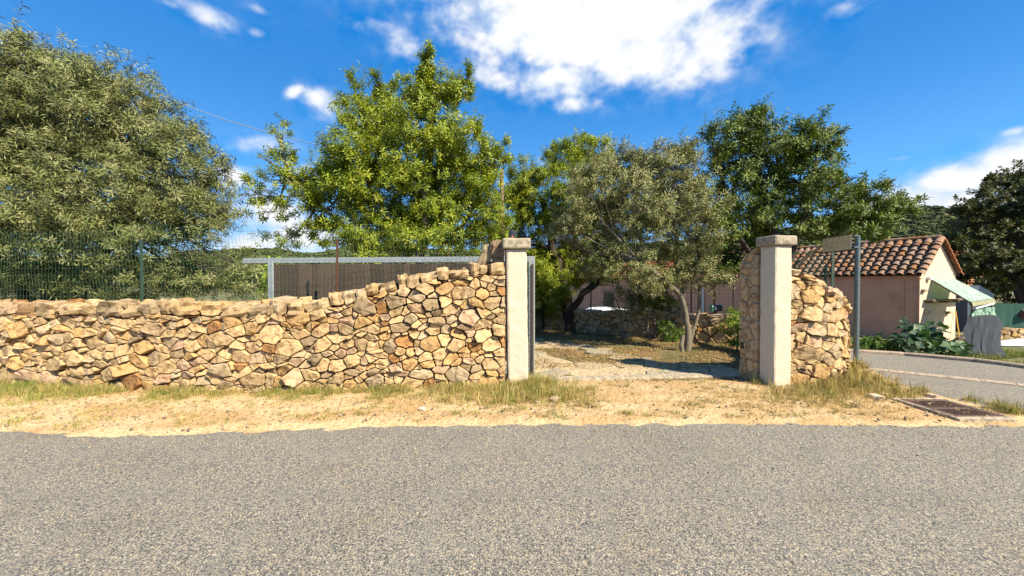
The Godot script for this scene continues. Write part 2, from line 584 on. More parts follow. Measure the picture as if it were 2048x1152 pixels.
func stone_color() -> Color:
	var k := rng.randf()
	var c: Color
	if k < 0.55: c = Color(0.5, 0.37, 0.205)
	elif k < 0.7: c = Color(0.48, 0.32, 0.145)
	elif k < 0.83: c = Color(0.46, 0.365, 0.24)
	elif k < 0.91: c = Color(0.48, 0.34, 0.23)
	elif k < 0.96: c = Color(0.31, 0.235, 0.145)
	else: c = Color(0.34, 0.185, 0.07)
	return c * rng.randf_range(0.82, 1.12)

func path_place(pts: Array) -> Callable:
	# along a plan line (x, depth): outward is towards the camera's side of the line
	var curve := []
	var total := 0.0
	for i in pts.size():
		if i: total += pts[i].distance_to(pts[i - 1])
		curve.append(total)
	return func(u: float, v: float, w: float) -> Vector3:
		var i := 0
		while i < pts.size() - 2 and u > curve[i + 1]: i += 1
		var t: float = (u - curve[i]) / (curve[i + 1] - curve[i])
		var p: Vector2 = pts[i].lerp(pts[i + 1], t)
		var d0: Vector2 = (pts[i + 1] - pts[maxi(i - 1, 0)]).normalized() if t < 0.5 else (pts[mini(i + 2, pts.size() - 1)] - pts[i]).normalized()
		var dm: Vector2 = (pts[i + 1] - pts[i]).normalized()
		var d := dm.lerp(d0, absf(t - 0.5)).normalized()
		p += Vector2(d.y, -d.x) * w
		return Vector3(p.x, v + gy(p.x, p.y), -p.y)

func path_length(pts: Array) -> float:
	var t := 0.0
	for i in range(1, pts.size()): t += pts[i].distance_to(pts[i - 1])
	return t

func stone_wall(o: Node3D, pts: Array, top: Callable, thick: float, sizes: Array, aspect: float):
	var place := path_place(pts)
	var L := path_length(pts)
	var cells := power_cells(L, 2.2, aspect, sizes, top)
	cells.sort_custom(func(a, b): return poly_area(a) > poly_area(b))
	var rest := MB.new()
	var made := 0
	for poly in cells:
		var ar := poly_area(poly)
		if ar < 0.0006: continue
		var b := MB.new() if made < 298 else rest
		b.col = stone_color()
		stone_shape(b, poly, place, rng.randf_range(0.003, 0.009), 0.15, rng.randf_range(-0.025, 0.035), rng.randf_range(0.04, 0.12))
		if b.v.size() == 0: continue
		if made < 298:
			var s := part("stone", b.mesh(), M.stone, o)
			made += 1
	if rest.v.size():
		part("small_stones", rest.mesh(), M.stone, o, true)
	# the packed heart of the wall, a little back from the faces
	var core := MB.new()
	core.col = Color(1, 1, 1)
	var n := int(L / 0.15) + 1
	for i in n:
		var u0 := L * i / n
		var u1 := L * (i + 1) / n
		var q := []
		for u in [u0, u1]:
			var h: float = top.call(u) - 0.03
			q.append([place.call(u, -0.25, -0.1), place.call(u, h, -0.1), place.call(u, h, -thick), place.call(u, -0.25, -thick)])
		var mid: Vector3 = place.call((u0 + u1) * 0.5, 0.4, -thick * 0.5)
		for k in 3:
			core.quad(q[0][k], q[1][k], q[1][k + 1], q[0][k + 1], mid)
		if i == 0: core.quad(q[0][0], q[0][1], q[0][2], q[0][3], place.call(0.3, 0.4, -thick * 0.5))
		if i == n - 1: core.quad(q[1][0], q[1][1], q[1][2], q[1][3], place.call(L - 0.3, 0.4, -thick * 0.5))
	part("rubble_core", core.mesh(), M.rubble, o)

func coping(o: Node3D, place: Callable, u0: float, u1: float, top: Callable, thick: float, wmin: float, wmax: float, hmin: float, hmax: float, weather := 0.0):
	var u := u0
	while u < u1:
		var w := rng.randf_range(wmin, wmax)
		var h := rng.randf_range(hmin, hmax)
		var d := rng.randf_range(0.6, 0.85) * thick
		var t: float = top.call(u + w * 0.5)
		var slope: float = (top.call(u + w) - top.call(u)) / w
		var a: Vector3 = place.call(u + w * 0.5, t + h * rng.randf_range(0.34, 0.52), -d * 0.5 + rng.randf_range(0.0, 0.06))
		var x: Vector3 = (place.call(u + w, 0, 0) - place.call(u, 0, 0)).normalized()
		x = (x + Vector3.UP * (slope * 0.8 + rng.randf_range(-0.16, 0.16))).normalized()
		var z := x.cross(Vector3.UP).normalized()
		var y := z.cross(x)
		var b := MB.new()
		b.col = stone_color().lerp(Color(0.36, 0.28, 0.17), weather)
		boulder(b, a, Vector3(w * 0.53, h * 0.58, d * 0.56), Basis(x, y, z) * Basis(Vector3.UP, rng.randf_range(-0.15, 0.15)) * Basis(Vector3.RIGHT, rng.randf_range(-0.15, 0.2)), rng.randf() * 50.0, 3, 0.66, 0.18)
		part("coping_stone", b.mesh(), M.stone, o)
		# smaller stones packed behind
		var uu := u
		while uu < u + w:
			var ww := rng.randf_range(0.1, 0.2)
			var p: Vector3 = place.call(uu + ww * 0.5, top.call(uu) + h * rng.randf_range(0.4, 0.85), -thick + rng.randf_range(0.04, 0.14))
			var c := MB.new()
			c.col = stone_color()
			boulder(c, p, Vector3(ww * 0.6, rng.randf_range(0.05, 0.09), 0.09), Basis(Vector3.UP, rng.randf() * 0.6), rng.randf() * 50.0, 3, 0.6, 0.2)
			part("packing_stone", c.mesh(), M.stone, o)
			uu += ww * rng.randf_range(1.0, 1.9)
		u += w * rng.randf_range(0.93, 1.0)

# ---------------------------------------------------------------- plants
func sprig(leaves: int, len_: float, wid: float, twig: float, droop: float, tuft := 0.0) -> ArrayMesh:
	# a twig along +y with alternate pointed leaves, each folded along its midrib
	var b := MB.new()
	b.col = Color(0.5, 0.42, 0.3)
	wire(b, Vector3.ZERO, Vector3(0, twig, 0), 0.0035)
	for i in leaves:
		var y := twig * (0.15 + 0.85 * float(i) / leaves)
		var a := i * 2.4 + rng.randf_range(-0.4, 0.4)
		var out := Vector3(cos(a), 0, sin(a))
		var lift := rng.randf_range(0.15, 0.9) - droop + tuft * float(i) / leaves
		var d := (out + Vector3.UP * lift).normalized()
		var side := d.cross(Vector3.UP).normalized().rotated(d, rng.randf_range(-0.8, 0.8))
		var nrm := side.cross(d)
		var l := len_ * rng.randf_range(0.7, 1.15)
		var w := wid * rng.randf_range(0.8, 1.15)
		var p0 := Vector3(0, y, 0) + out * 0.004
		var mid := p0 + d * l * 0.5 - nrm * w * 0.18
		var tip := p0 + d * l - nrm * l * 0.14 - Vector3.UP * l * droop * 0.25
		var e1 := p0 + d * l * 0.45 + side * w * 0.5
		var e2 := p0 + d * l * 0.45 - side * w * 0.5
		var k := rng.randf_range(0.75, 1.2)
		b.col = Color(k * rng.randf_range(0.92, 1.08), k, k * rng.randf_range(0.85, 1.1))
		var o := mid - nrm
		b.tri(p0, e1, mid, o); b.tri(e1, tip, mid, o)
		b.tri(p0, mid, e2, o); b.tri(mid, tip, e2, o)
	return b.mesh()

func facing(y: Vector3, roll: float) -> Basis:
	y = y.normalized()
	var x := y.cross(Vector3(0.3, 0.1, 0.95)).normalized()
	return Basis(x, y, x.cross(y)).rotated(y, roll)

func bend(p: Vector3, q: Vector3, sag: Vector3, n := 6) -> Array:
	var r := []
	for i in n + 1:
		var t := float(i) / n
		var w := p.lerp(q, t) + sag * (4.0 * t * (1.0 - t))
		if i > 0 and i < n:
			w += Vector3(noise.get_noise_3dv(w * 3.0), noise.get_noise_3dv(w * 3.0 + Vector3(50, 0, 0)), noise.get_noise_3dv(w * 3.0 + Vector3(0, 50, 0))) * p.distance_to(q) * 0.08
		r.append(w)
	return r

func taper(r0: float, r1: float, n: int) -> Array:
	var r := []
	for i in n: r.append(lerpf(r0, r1, float(i) / (n - 1)))
	return r

# clumps: [px, py, rx, ry] in photograph pixels at the tree's own depth, which make the crown's masses
func tree(o: Node3D, depth: float, stems: Array, trunk_r: float, clumps: Array, deepness: float, per: float, sprigs: Array, leaf: Material, bark: Material, tints: Array, twiggy := 10, upness := 0.5, lacy := 0.35):
	var base := o.position
	var px_m := FOC / depth
	var tb := MB.new()
	var forks := []
	for s in stems:
		# s: list of points (local) and radii factor
		var pts: Array = s[0]
		var fine_pts := []
		for i in pts.size() - 1:
			var seg := bend(pts[i], pts[i + 1], Vector3.ZERO, 4)
			for k in seg.size() - (0 if i == pts.size() - 2 else 1): fine_pts.append(seg[k])
		tube(tb, fine_pts, taper(trunk_r * s[1], trunk_r * s[1] * 0.5, fine_pts.size()), 9, 0.28)
		for i in range(fine_pts.size() / 2, fine_pts.size()): forks.append([fine_pts[i], trunk_r * s[1] * 0.5])
	part("trunk", tb.mesh(), bark, o)
	var bb := MB.new()
	var xf := []
	var cols := []
	for v in sprigs.size(): xf.append([]); cols.append([])
	for c in clumps:
		var dz: float = (c[4] if c.size() > 4 else rng.randf_range(-0.5, 0.5)) * deepness
		var ctr := at(c[0], c[1], depth + dz) - base
		var rx: float = c[2] * 0.93 / px_m
		var ry: float = c[3] * 0.93 / px_m
		var rz := (rx + ry) * 0.5 * 1.05
		var best := 1e9
		var f: Array = forks[0]
		for q in forks:
			var dd: float = (q[0] as Vector3).distance_to(ctr) + (0.6 if q[0].y > ctr.y else 0.0)
			if dd < best:
				best = dd; f = q
		var seg := bend(f[0], ctr, Vector3(0, -0.04 * best, 0), 6)
		var r0: float = minf(f[1] * 0.75, 0.02 + 0.03 * best)
		tube(bb, seg, taper(r0, r0 * 0.3, seg.size()), 6, 0.15)
		for k in twiggy:
			var e := Vector3(rng.randfn(), rng.randfn(), rng.randfn()).normalized()
			e = ctr + Vector3(e.x * rx, e.y * ry, e.z * rz) * rng.randf_range(0.6, 1.0)
			var st: Vector3 = seg[rng.randi_range(3, 6)]
			var tw := bend(st, e, Vector3(0, 0.05, 0), 4)
			tube(bb, tw, taper(r0 * 0.32, 0.004, tw.size()), 4)
		var vol := pow(rx * ry * rz, 0.72)
		var count := int(per * vol * (c[5] if c.size() > 5 else 1.0))
		var sd := rng.randf() * 90.0
		var sprays := []
		for k in maxi(5, int(count / 26.0)):
			var e := Vector3(rng.randfn(), rng.randfn(), rng.randfn()).normalized()
			sprays.append([e, e * pow(rng.randf(), 0.4) * (1.0 + 0.5 * noise.get_noise_3dv(e * 16.0 + Vector3(sd, 0, 0)))])
		for k in count:
			var e := Vector3(rng.randfn(), rng.randfn(), rng.randfn()).normalized()
			var lump := 1.0 + 0.62 * noise.get_noise_3dv(e * 16.0 + Vector3(sd, 0, 0)) + 0.3 * noise.get_noise_3dv(e * 45.0 + Vector3(0, sd, 0))
			var r := pow(rng.randf(), 0.45) * lump
			var q := e * r
			if rng.randf() < 0.72:
				var s: Array = sprays[rng.randi() % sprays.size()]
				e = (s[0] + e * 0.35).normalized()
				q = s[1] + Vector3(rng.randfn(), rng.randfn(), rng.randfn()) * 0.13 + s[0] * rng.randf() * 0.12
				r = q.length()
			var p := ctr + Vector3(q.x * rx, q.y * ry, q.z * rz)
			if noise.get_noise_3dv((p + base) * 14.0) < -lacy + 0.12 * (r - 0.6): continue
			var dir := (Vector3(e.x, e.y * 0.8, e.z) + Vector3(rng.randfn(), rng.randfn() * 0.7, rng.randfn()) * 0.55 + Vector3.UP * upness)
			var v := rng.randi() % sprigs.size()
			var sc := rng.randf_range(0.75, 1.25)
			xf[v].append(Transform3D(facing(dir, rng.randf() * TAU).scaled(Vector3.ONE * sc), p))
			var t: Color = tints[rng.randi() % tints.size()]
			cols[v].append(t * rng.randf_range(0.82, 1.15))
	part("branches", bb.mesh(), bark, o)
	for v in sprigs.size():
		if xf[v].size(): scatter("crown" if v == 0 else "crown_leaves", sprigs[v], leaf, xf[v], cols[v], o)

func local(o: Node3D, pts: Array) -> Array:
	var r := []
	for p in pts: r.append(p - o.position)
	return r

func tuft(blades: int, h: float, spread: float, wid: float) -> ArrayMesh:
	var b := MB.new()
	for i in blades:
		var a := rng.randf() * TAU
		var p := Vector3(cos(a), 0, sin(a)) * spread * rng.randf() * 0.5
		var lean := Vector3(cos(a), 0, sin(a)) * rng.randf_range(0.15, 0.8)
		var l := h * rng.randf_range(0.45, 1.1)
		var s := Vector3(-sin(a), 0, cos(a)).rotated(Vector3.UP, rng.randf_range(-1, 1)) * wid * 0.5
		var m := p + (Vector3.UP + lean * 0.5).normalized() * l * 0.55
		var t := m + (Vector3.UP * 0.6 + lean * 1.1).normalized() * l * 0.45
		var k := rng.randf_range(0.7, 1.2)
		b.col = Color(k * rng.randf_range(0.9, 1.15), k, k * 0.9)
		var o := p - lean * 3.0
		b.quad(p - s, p + s, m + s * 0.7, m - s * 0.7, o)
		b.tri(m - s * 0.7, m + s * 0.7, t, o)
	return b.mesh()

# ---------------------------------------------------------------- sheets of ground
func inside(poly: PackedVector2Array, p: Vector2) -> float:
	# distance to the outline, positive inside
	var d := 1e9
	for i in poly.size():
		d = minf(d, p.distance_to(Geometry2D.get_closest_point_to_segment(p, poly[i], poly[(i + 1) % poly.size()])))
	return d if Geometry2D.is_point_in_polygon(p, poly) else -d

func sheet(poly: PackedVector2Array, step: float, margin: float, height: Callable, tint: Callable) -> ArrayMesh:
	var lo := poly[0]
	var hi := poly[0]
	for p in poly:
		lo = lo.min(p); hi = hi.max(p)
	lo -= Vector2.ONE * margin; hi += Vector2.ONE * margin
	var nx := int((hi.x - lo.x) / step) + 1
	var nz := int((hi.y - lo.y) / step) + 1
	var P := []
	var C := []
	var D := []
	for i in nx + 1:
		var a := PackedVector3Array()
		var c := PackedColorArray()
		var dd := PackedFloat32Array()
		for j in nz + 1:
			var p := lo + Vector2(i, j) * step
			var d := inside(poly, p)
			dd.append(d)
			var y: float = height.call(p, d) if d > -margin else 0.0
			a.append(Vector3(p.x, gy(p.x, p.y) + y, -p.y))
			c.append(tint.call(p, d) if d > -margin else Color.WHITE)
		P.append(a); C.append(c); D.append(dd)
	var b := MB.new()
	var N := func(i: int, j: int) -> Vector3:
		var dx: Vector3 = P[mini(i + 1, nx)][j] - P[maxi(i - 1, 0)][j]
		var dz: Vector3 = P[i][mini(j + 1, nz)] - P[i][maxi(j - 1, 0)]
		return dx.cross(dz).normalized()
	for i in nx:
		for j in nz:
			if maxf(maxf(D[i][j], D[i + 1][j]), maxf(D[i][j + 1], D[i + 1][j + 1])) < -margin * 0.6: continue
			var n00: Vector3 = N.call(i, j)
			var n10: Vector3 = N.call(i + 1, j)
			var n11: Vector3 = N.call(i + 1, j + 1)
			var n01: Vector3 = N.call(i, j + 1)
			b.ctri(P[i][j], P[i + 1][j], P[i + 1][j + 1], n00, n10, n11, C[i][j], C[i + 1][j], C[i + 1][j + 1])
			b.ctri(P[i][j], P[i + 1][j + 1], P[i][j + 1], n00, n11, n01, C[i][j], C[i + 1][j + 1], C[i][j + 1])
	return b.mesh()

func grid_land(xs: Array, zs: Array, height: Callable, tint: Callable) -> ArrayMesh:
	var b := MB.new()
	for i in xs.size() - 1:
		for j in zs.size() - 1:
			var p := []
			var c := []
			for k in [[0, 0], [1, 0], [1, 1], [0, 1]]:
				var x: float = xs[i + k[0]]
				var z: float = zs[j + k[1]]
				p.append(Vector3(x, height.call(x, z), -z))
				c.append(tint.call(x, z))
			var u := Vector3.UP
			b.ctri(p[0], p[1], p[2], u, u, u, c[0], c[1], c[2])
			b.ctri(p[0], p[2], p[3], u, u, u, c[0], c[2], c[3])
	return b.mesh()

# ---------------------------------------------------------------- the place
func _ready():
	rng.seed = 20240611
	noise.seed = 4
	noise.frequency = 0.11
	noise.noise_type = FastNoiseLite.TYPE_SIMPLEX_SMOOTH
	noise.fractal_octaves = 2
	# camera, sky, sun, exposure
	var cam := Camera3D.new()
	cam.name = "camera"
	cam.position = Vector3(0, EYE, 0)
	cam.rotation.x = -PITCH
	cam.fov = rad_to_deg(2.0 * atan(576.0 / FOC))
	cam.near = 0.05
	cam.far = 4000.0
	add_child(cam)
	var env := Environment.new()
	env.background_mode = Environment.BG_SKY
	var pano := PanoramaSkyMaterial.new()
	pano.panorama = ImageTexture.create_from_image(sky_image())
	var sk := Sky.new()
	sk.sky_material = pano
	env.sky = sk
	env.background_energy_multiplier = 0.72
	env.tonemap_mode = Environment.TONE_MAPPER_LINEAR
	env.tonemap_exposure = 2.2
	env.sdfgi_enabled = true
	env.ssao_enabled = true
	env.ssil_enabled = true
	var we := WorldEnvironment.new()
	we.name = "environment"
	we.environment = env
	add_child(we)
	var sun := DirectionalLight3D.new()
	sun.name = "sun"
	sun.light_color = Color(1.0, 0.95, 0.84)
	sun.light_energy = 1.6
	sun.light_angular_distance = 0.5
	sun.shadow_enabled = true
	add_child(sun)
	sun.look_at_from_position(Vector3(0.537, 0.682, 0.494) * 50.0, Vector3.ZERO)
	make_materials()
	build_land()
	build_left_wall()
	build_right_wall()
	build_back_wall()
	build_pillars()
	build_gate()
	build_fences()
	build_houses()
	build_trees()
	build_lean_to()
	build_small_things()
	build_ground_cover()

func spread(a: float, b: float, n: int) -> Array:
	var r := []
	for i in n + 1: r.append(lerpf(a, b, float(i) / n))
	return r

func loft(b: MB, A: Array, B: Array, n: int, up: float, tint: Callable):
	# a sheet between two plan lines (x, depth) with as many points
	for i in A.size() - 1:
		for k in n:
			var q := []
			for e in [[i, k], [i + 1, k], [i + 1, k + 1], [i, k + 1]]:
				var p: Vector2 = A[e[0]].lerp(B[e[0]], float(e[1]) / n)
				q.append(p)
			var c := []
			var P := []
			for p in q:
				P.append(G(p.x, p.y, up)); c.append(tint.call(p.x, p.y))
			var u := Vector3.UP
			b.ctri(P[0], P[1], P[2], u, u, u, c[0], c[1], c[2])
			b.ctri(P[0], P[2], P[3], u, u, u, c[0], c[2], c[3])

func resample(pts: Array, n: int) -> Array:
	var L := path_length(pts)
	var r := []
	for i in n + 1:
		var s := L * i / n
		var k := 0
		while k < pts.size() - 2 and s > pts[k].distance_to(pts[k + 1]):
			s -= pts[k].distance_to(pts[k + 1]); k += 1
		r.append(pts[k].lerp(pts[k + 1], s / pts[k].distance_to(pts[k + 1])))
	return r

func g2(px: float, py: float) -> Vector2:
	var p := ground(px, py)
	return Vector2(p.x, -p.z)

var verge: PackedVector2Array
var kerb_line: Array

func wear(x: float, z: float) -> Color:
	var k := 1.0 + 0.16 * noise.get_noise_2d(x * 6.0, z * 9.0) + 0.1 * noise.get_noise_2d(x * 30.0, z * 30.0)
	var brown := smoothstep(0.38, 0.6, noise.get_noise_2d(x * 34.0 + 70.0, z * 22.0))
	return Color(k, k, k).lerp(Color(k * 0.85, k * 0.68, k * 0.42), brown * 0.22)

func build_land():
	var xs := spread(-900, -60, 14) + spread(-50, -12, 19) + spread(-11, 20, 62) + spread(22, 60, 19) + spread(80, 900, 14)
	var zs := spread(-900, -20, 12) + spread(-14, 30, 88) + spread(34, 70, 9) + spread(100, 900, 12)
	structure("ground", grid_land(xs, zs, func(x, z): return gy(x, z) - 0.03, func(x, z):
		var k := noise.get_noise_2d(x * 2.0, z * 2.0)
		return Color(0.13, 0.14, 0.04).lerp(Color(0.24, 0.19, 0.09), smoothstep(-0.2, 0.4, k))), M.land)
	# road
	var b := MB.new()
	var near_x := spread(-80, -14, 11) + spread(-13.5, 12, 102) + spread(13, 80, 12)
	var near_z := spread(-14, 0, 7) + spread(0.25, 4.75, 18)
	structure("road", grid_land(near_x, near_z, func(x, z): return gy(x, z), wear), M.asphalt)
	kerb_line = [g2(1690, 704), g2(1716, 706), g2(1780, 709.5), g2(1860, 715), g2(1940, 723), g2(2048, 736)]
	var kd: Vector2 = (kerb_line[5] - kerb_line[4]).normalized()
	kerb_line.append(kerb_line[5] + kd * 3.0)
	kerb_line.append(kerb_line[5] + kd * 9.0)
	var near_side := [Vector2(5.6, 8.2), Vector2(6.0, 6.6), Vector2(5.6, 5.2), Vector2(5.7, 4.7), Vector2(8.5, 4.7), Vector2(20, 4.7)]
	loft(b, resample(near_side, 40), resample(kerb_line, 40), 16, 0.004, wear)
	structure("side_lane", b.mesh(), M.asphalt)
	# verge of sand and earth, feathering out over the asphalt
	verge = PackedVector2Array([Vector2(-14, 3.2), Vector2(-5.4, 4.06), g2(250, 874), g2(500, 863), g2(760, 853), g2(1000, 850), g2(1300, 848), g2(1600, 847), g2(1750, 850), g2(1900, 852), g2(2020, 851), g2(2090, 848), g2(2048, 832), g2(1985, 814), g2(1900, 797), g2(1830, 778), g2(1775, 758), g2(1735, 735), g2(1722, 722), Vector2(6.7, 8.4), Vector2(4.4, 7.2), Vector2(4.1, 6.25), Vector2(0.4, 6.3), Vector2(-14, 6.6)])
	structure("verge", sheet(verge, 0.06, 0.3, func(p: Vector2, d: float):
		if p.x > 5.1 and p.x < 5.78 and p.y > 4.38 and p.y < 5.11: return -0.03
		var n := noise.get_noise_2d(p.x * 22.0, p.y * 22.0)
		var m := noise.get_noise_2d(p.x * 75.0, p.y * 75.0)
		return clampf((d + n * 0.035 + m * 0.03 + 0.01) * 0.14, -0.02, 0.022) + 0.006 * n + m * 0.006 * smoothstep(0.0, 0.4, d) + 0.02 * smoothstep(0.3, 1.2, d),
		func(p: Vector2, _d: float):
		var n := noise.get_noise_2d(p.x * 8.0 + 30.0, p.y * 14.0)
		var m := noise.get_noise_2d(p.x * 60.0, p.y * 60.0)
		var c := Color(0.53, 0.405, 0.245).lerp(Color(0.44, 0.305, 0.155), smoothstep(-0.2, 0.5, n + smoothstep(1.5, 3.0, p.x) * 0.3))
		return c.lerp(Color(0.27, 0.18, 0.08), smoothstep(0.22, 0.6, m) * 0.55)), M.sand)
	# yard
	var yard := PackedVector2Array([Vector2(-10, 6.5), Vector2(0.2, 6.2), Vector2(4.2, 6.25), Vector2(5.4, 6.9), Vector2(5.6, 9.9), Vector2(1.12, 13.1), Vector2(-10, 20)])
	structure("yard_soil", sheet(yard, 0.14, 0.3, func(p: Vector2, d: float):
		return 0.014 + 0.03 * noise.get_noise_2d(p.x * 12.0, p.y * 12.0) * smoothstep(0.0, 1.0, d) + 0.012 * noise.get_noise_2d(p.x * 50.0, p.y * 50.0),
		func(p: Vector2, _d: float):
		var n := noise.get_noise_2d(p.x * 9.0 + 10.0, p.y * 9.0)
		return Color(0.24, 0.155, 0.06).lerp(Color(0.16, 0.13, 0.045), smoothstep(-0.3, 0.4, n))), M.litter_soil)
	# paving in the gateway
	var pave := thing("paving", "pale irregular flagstone paving leading in through the open gateway", "paving", Vector3.ZERO)
	var area := PackedVector2Array([g2(1064, 758), g2(1478, 748), g2(1478, 736), g2(1400, 733), g2(1330, 728), g2(1240, 704), g2(1170, 690), g2(1080, 680), g2(1040, 690), g2(1000, 720)])
	var gap_ := PackedVector2Array([g2(1160, 733), g2(1238, 733), g2(1175, 705), g2(1085, 697), g2(1110, 712)])
	var cells := power_cells(6.6, 5.2, 1.2, [[0.2, 0.32, 900], [0.1, 0.18, 900]], func(_u): return 5.2)
	for poly in cells:
		var c := Vector2.ZERO
		for p in poly: c += p
		c = c / poly.size() + Vector2(-1.6, 6.35)
		if inside(area, c) < 0.02 or inside(gap_, c) > 0.0: continue
		var sb := MB.new()
		sb.col = Color(0.5, 0.385, 0.235) * rng.randf_range(0.8, 1.12)
		if rng.randf() < 0.25: sb.col = Color(0.38, 0.325, 0.235)
		stone_shape(sb, poly, func(u, v, w): return G(u - 1.6, v + 6.35, w), 0.007, 0.05, rng.randf_range(0.026, 0.036), 0.015, 0.08)
		if sb.v.size(): part("flagstone", sb.mesh(), M.flag, pave)
	var sill := MB.new()
	var A := g2(1062, 766)
	var B := g2(1484, 755)
	cbox(sill, G((A.x + B.x) * 0.5, (A.y + B.y) * 0.5 + 0.08, 0.0), Vector3(A.distance_to(B), 0.1, 0.22), 0.012, Basis(Vector3.UP, atan2(B.y - A.y, B.x - A.x)), 0.004)
	part("threshold", sill.mesh(), M.concrete, pave)
	# lane kerb and drain strip
	var kb := thing("kerb", "low pinkish concrete kerb along the far side of the lane", "kerb")
	var kr := resample(kerb_line, 11)
	for i in 11:
		var p: Vector2 = kr[i]
		var q: Vector2 = kr[i + 1]
		var ks := MB.new()
		bar(ks, G(p.x, p.y, 0.015), G(q.x, q.y, 0.015), 0.15, 0.13)
		part("kerb_stone", ks.mesh(), M.kerb, kb)
	var dr := thing("drain_strip", "pale concrete drain strip running down the middle of the lane", "drain strip")
	var dl := resample([g2(1722, 737), g2(1850, 750.5), g2(1950, 760.5), g2(2048, 772), g2(2200, 790)], 7)
	for i in 7:
		var p: Vector2 = dl[i]
		var q: Vector2 = dl[i + 1]
		var sl := MB.new()
		bar(sl, G(p.x, p.y, -0.006), G(q.x, q.y, -0.006), 0.2, 0.05)
		part("slab", sl.mesh(), M.kerb, dr)
	build_hills()

func build_hills():
	var sky_l := [[-2400, 500], [-600, 512], [300, 516], [440, 513], [500, 506], [560, 508], [620, 516], [660, 512], [700, 501], [740, 495], [800, 502], [900, 512], [1050, 508], [1200, 500], [1400, 488], [1560, 470], [1680, 452], [1760, 437], [1820, 430], [1870, 427], [1905, 433], [1960, 436], [2050, 440], [2300, 450], [3600, 470], [5200, 500]]
	var n := 420
	var rows := 26
	var P := []
	for i in n + 1:
		var px := lerpf(-2400, 5200, float(i) / n)
		var k := 0
		while k < sky_l.size() - 2 and px > sky_l[k + 1][0]: k += 1
		var py := lerpf(sky_l[k][1], sky_l[k + 1][1], clampf((px - sky_l[k][0]) / (sky_l[k + 1][0] - sky_l[k][0]), 0, 1))
		var a := []
		for j in rows + 1:
			var t := float(j) / rows
			var far := lerpf(190, 620, t)
			var top := at(px, py, 520.0).y
			var f := smoothstep(0.0, 0.77, t) if t < 0.77 else 1.0 - 0.5 * smoothstep(0.77, 1.0, t)
			var w := at(px, 566, far)
			var rough := (noise.get_noise_2d(w.x * 0.35, w.z * 0.35) * 7.0 + noise.get_noise_2d(w.x * 1.3, w.z * 1.3) * 2.5) * smoothstep(0.0, 0.3, t) * (0.25 if absf(t - 0.77) < 0.05 else 1.0)
			a.append(Vector3(w.x, -2.0 + (top + 2.0) * f + rough * 0.55, w.z))
		P.append(a)
	var b := MB.new()
	var rock := MB.new()
	var xf := []
	var cols := []
	for i in n:
		for j in rows:
			var nn: Vector3 = (P[i + 1][j] - P[i][j]).cross(P[i][j + 1] - P[i][j]).normalized()
			if nn.y < 0: nn = -nn
			b.col = Color(0.05, 0.07, 0.022)
			b.stri(P[i][j], P[i + 1][j], P[i + 1][j + 1], nn, nn, nn)
			b.stri(P[i][j], P[i + 1][j + 1], P[i][j + 1], nn, nn, nn)
			var px := lerpf(-2400, 5200, float(i) / n)
			if px > 350 and px < 2150 and j < 21:
				for r in (7 if px > 1650 else 5):
					var u := rng.randf()
					var v := rng.randf()
					var p: Vector3 = P[i][j].lerp(P[i + 1][j], u).lerp(P[i][j + 1].lerp(P[i + 1][j + 1], u), v)
					if noise.get_noise_2d(p.x * 1.1, p.z * 1.1) > 0.42: continue
					var s := rng.randf_range(2.2, 4.6)
					xf.append(Transform3D(Basis(Vector3.UP, rng.randf() * TAU).scaled(Vector3(s, s * rng.randf_range(0.6, 0.95), s)), p + Vector3(0, s * 0.25, 0)))
					cols.append(Color(0.06, 0.085, 0.022).lerp(Color(0.11, 0.13, 0.035), rng.randf()) * rng.randf_range(0.6, 1.15))
	structure("hills", b.mesh(), M.land)
	var sb := MB.new()
	boulder(sb, Vector3.ZERO, Vector3.ONE, Basis.IDENTITY, 3.3, 5, 0.1, 0.75)
	var wood := scatter("hill_scrub", sb.mesh(), M.land, xf, cols, self)
	tag(wood, "dark green scrub and small trees covering the distant hills", "scrub", "", "stuff")
	for r in [[1812, 452, 9.0], [1893, 434, 8.0], [1874, 466, 7.0], [1834, 441, 4.0], [712, 507, 9.0], [735, 503, 6.0]]:
		var o := thing("rock_outcrop", "pale bare rock showing through the scrub on the hill behind the shed" if r[0] > 1000 else "pale rock patch on the low hill seen over the sliding gate", "rock", at(r[0], r[1], 430.0 if r[0] > 1000 else 470.0), "rocks on the hill behind the shed" if r[0] > 1000 else "rocks on the hill over the gate")
		var rb := MB.new()
		rb.col = Color(0.42, 0.34, 0.26)
		boulder(rb, Vector3(0, -r[2] * 0.4, 0), Vector3(r[2] * 0.7, r[2] * 0.75, r[2] * 0.7), Basis.IDENTITY, r[0] * 0.1, 4, 0.4, 0.5)
		part("rock", rb.mesh(), M.stone, o)

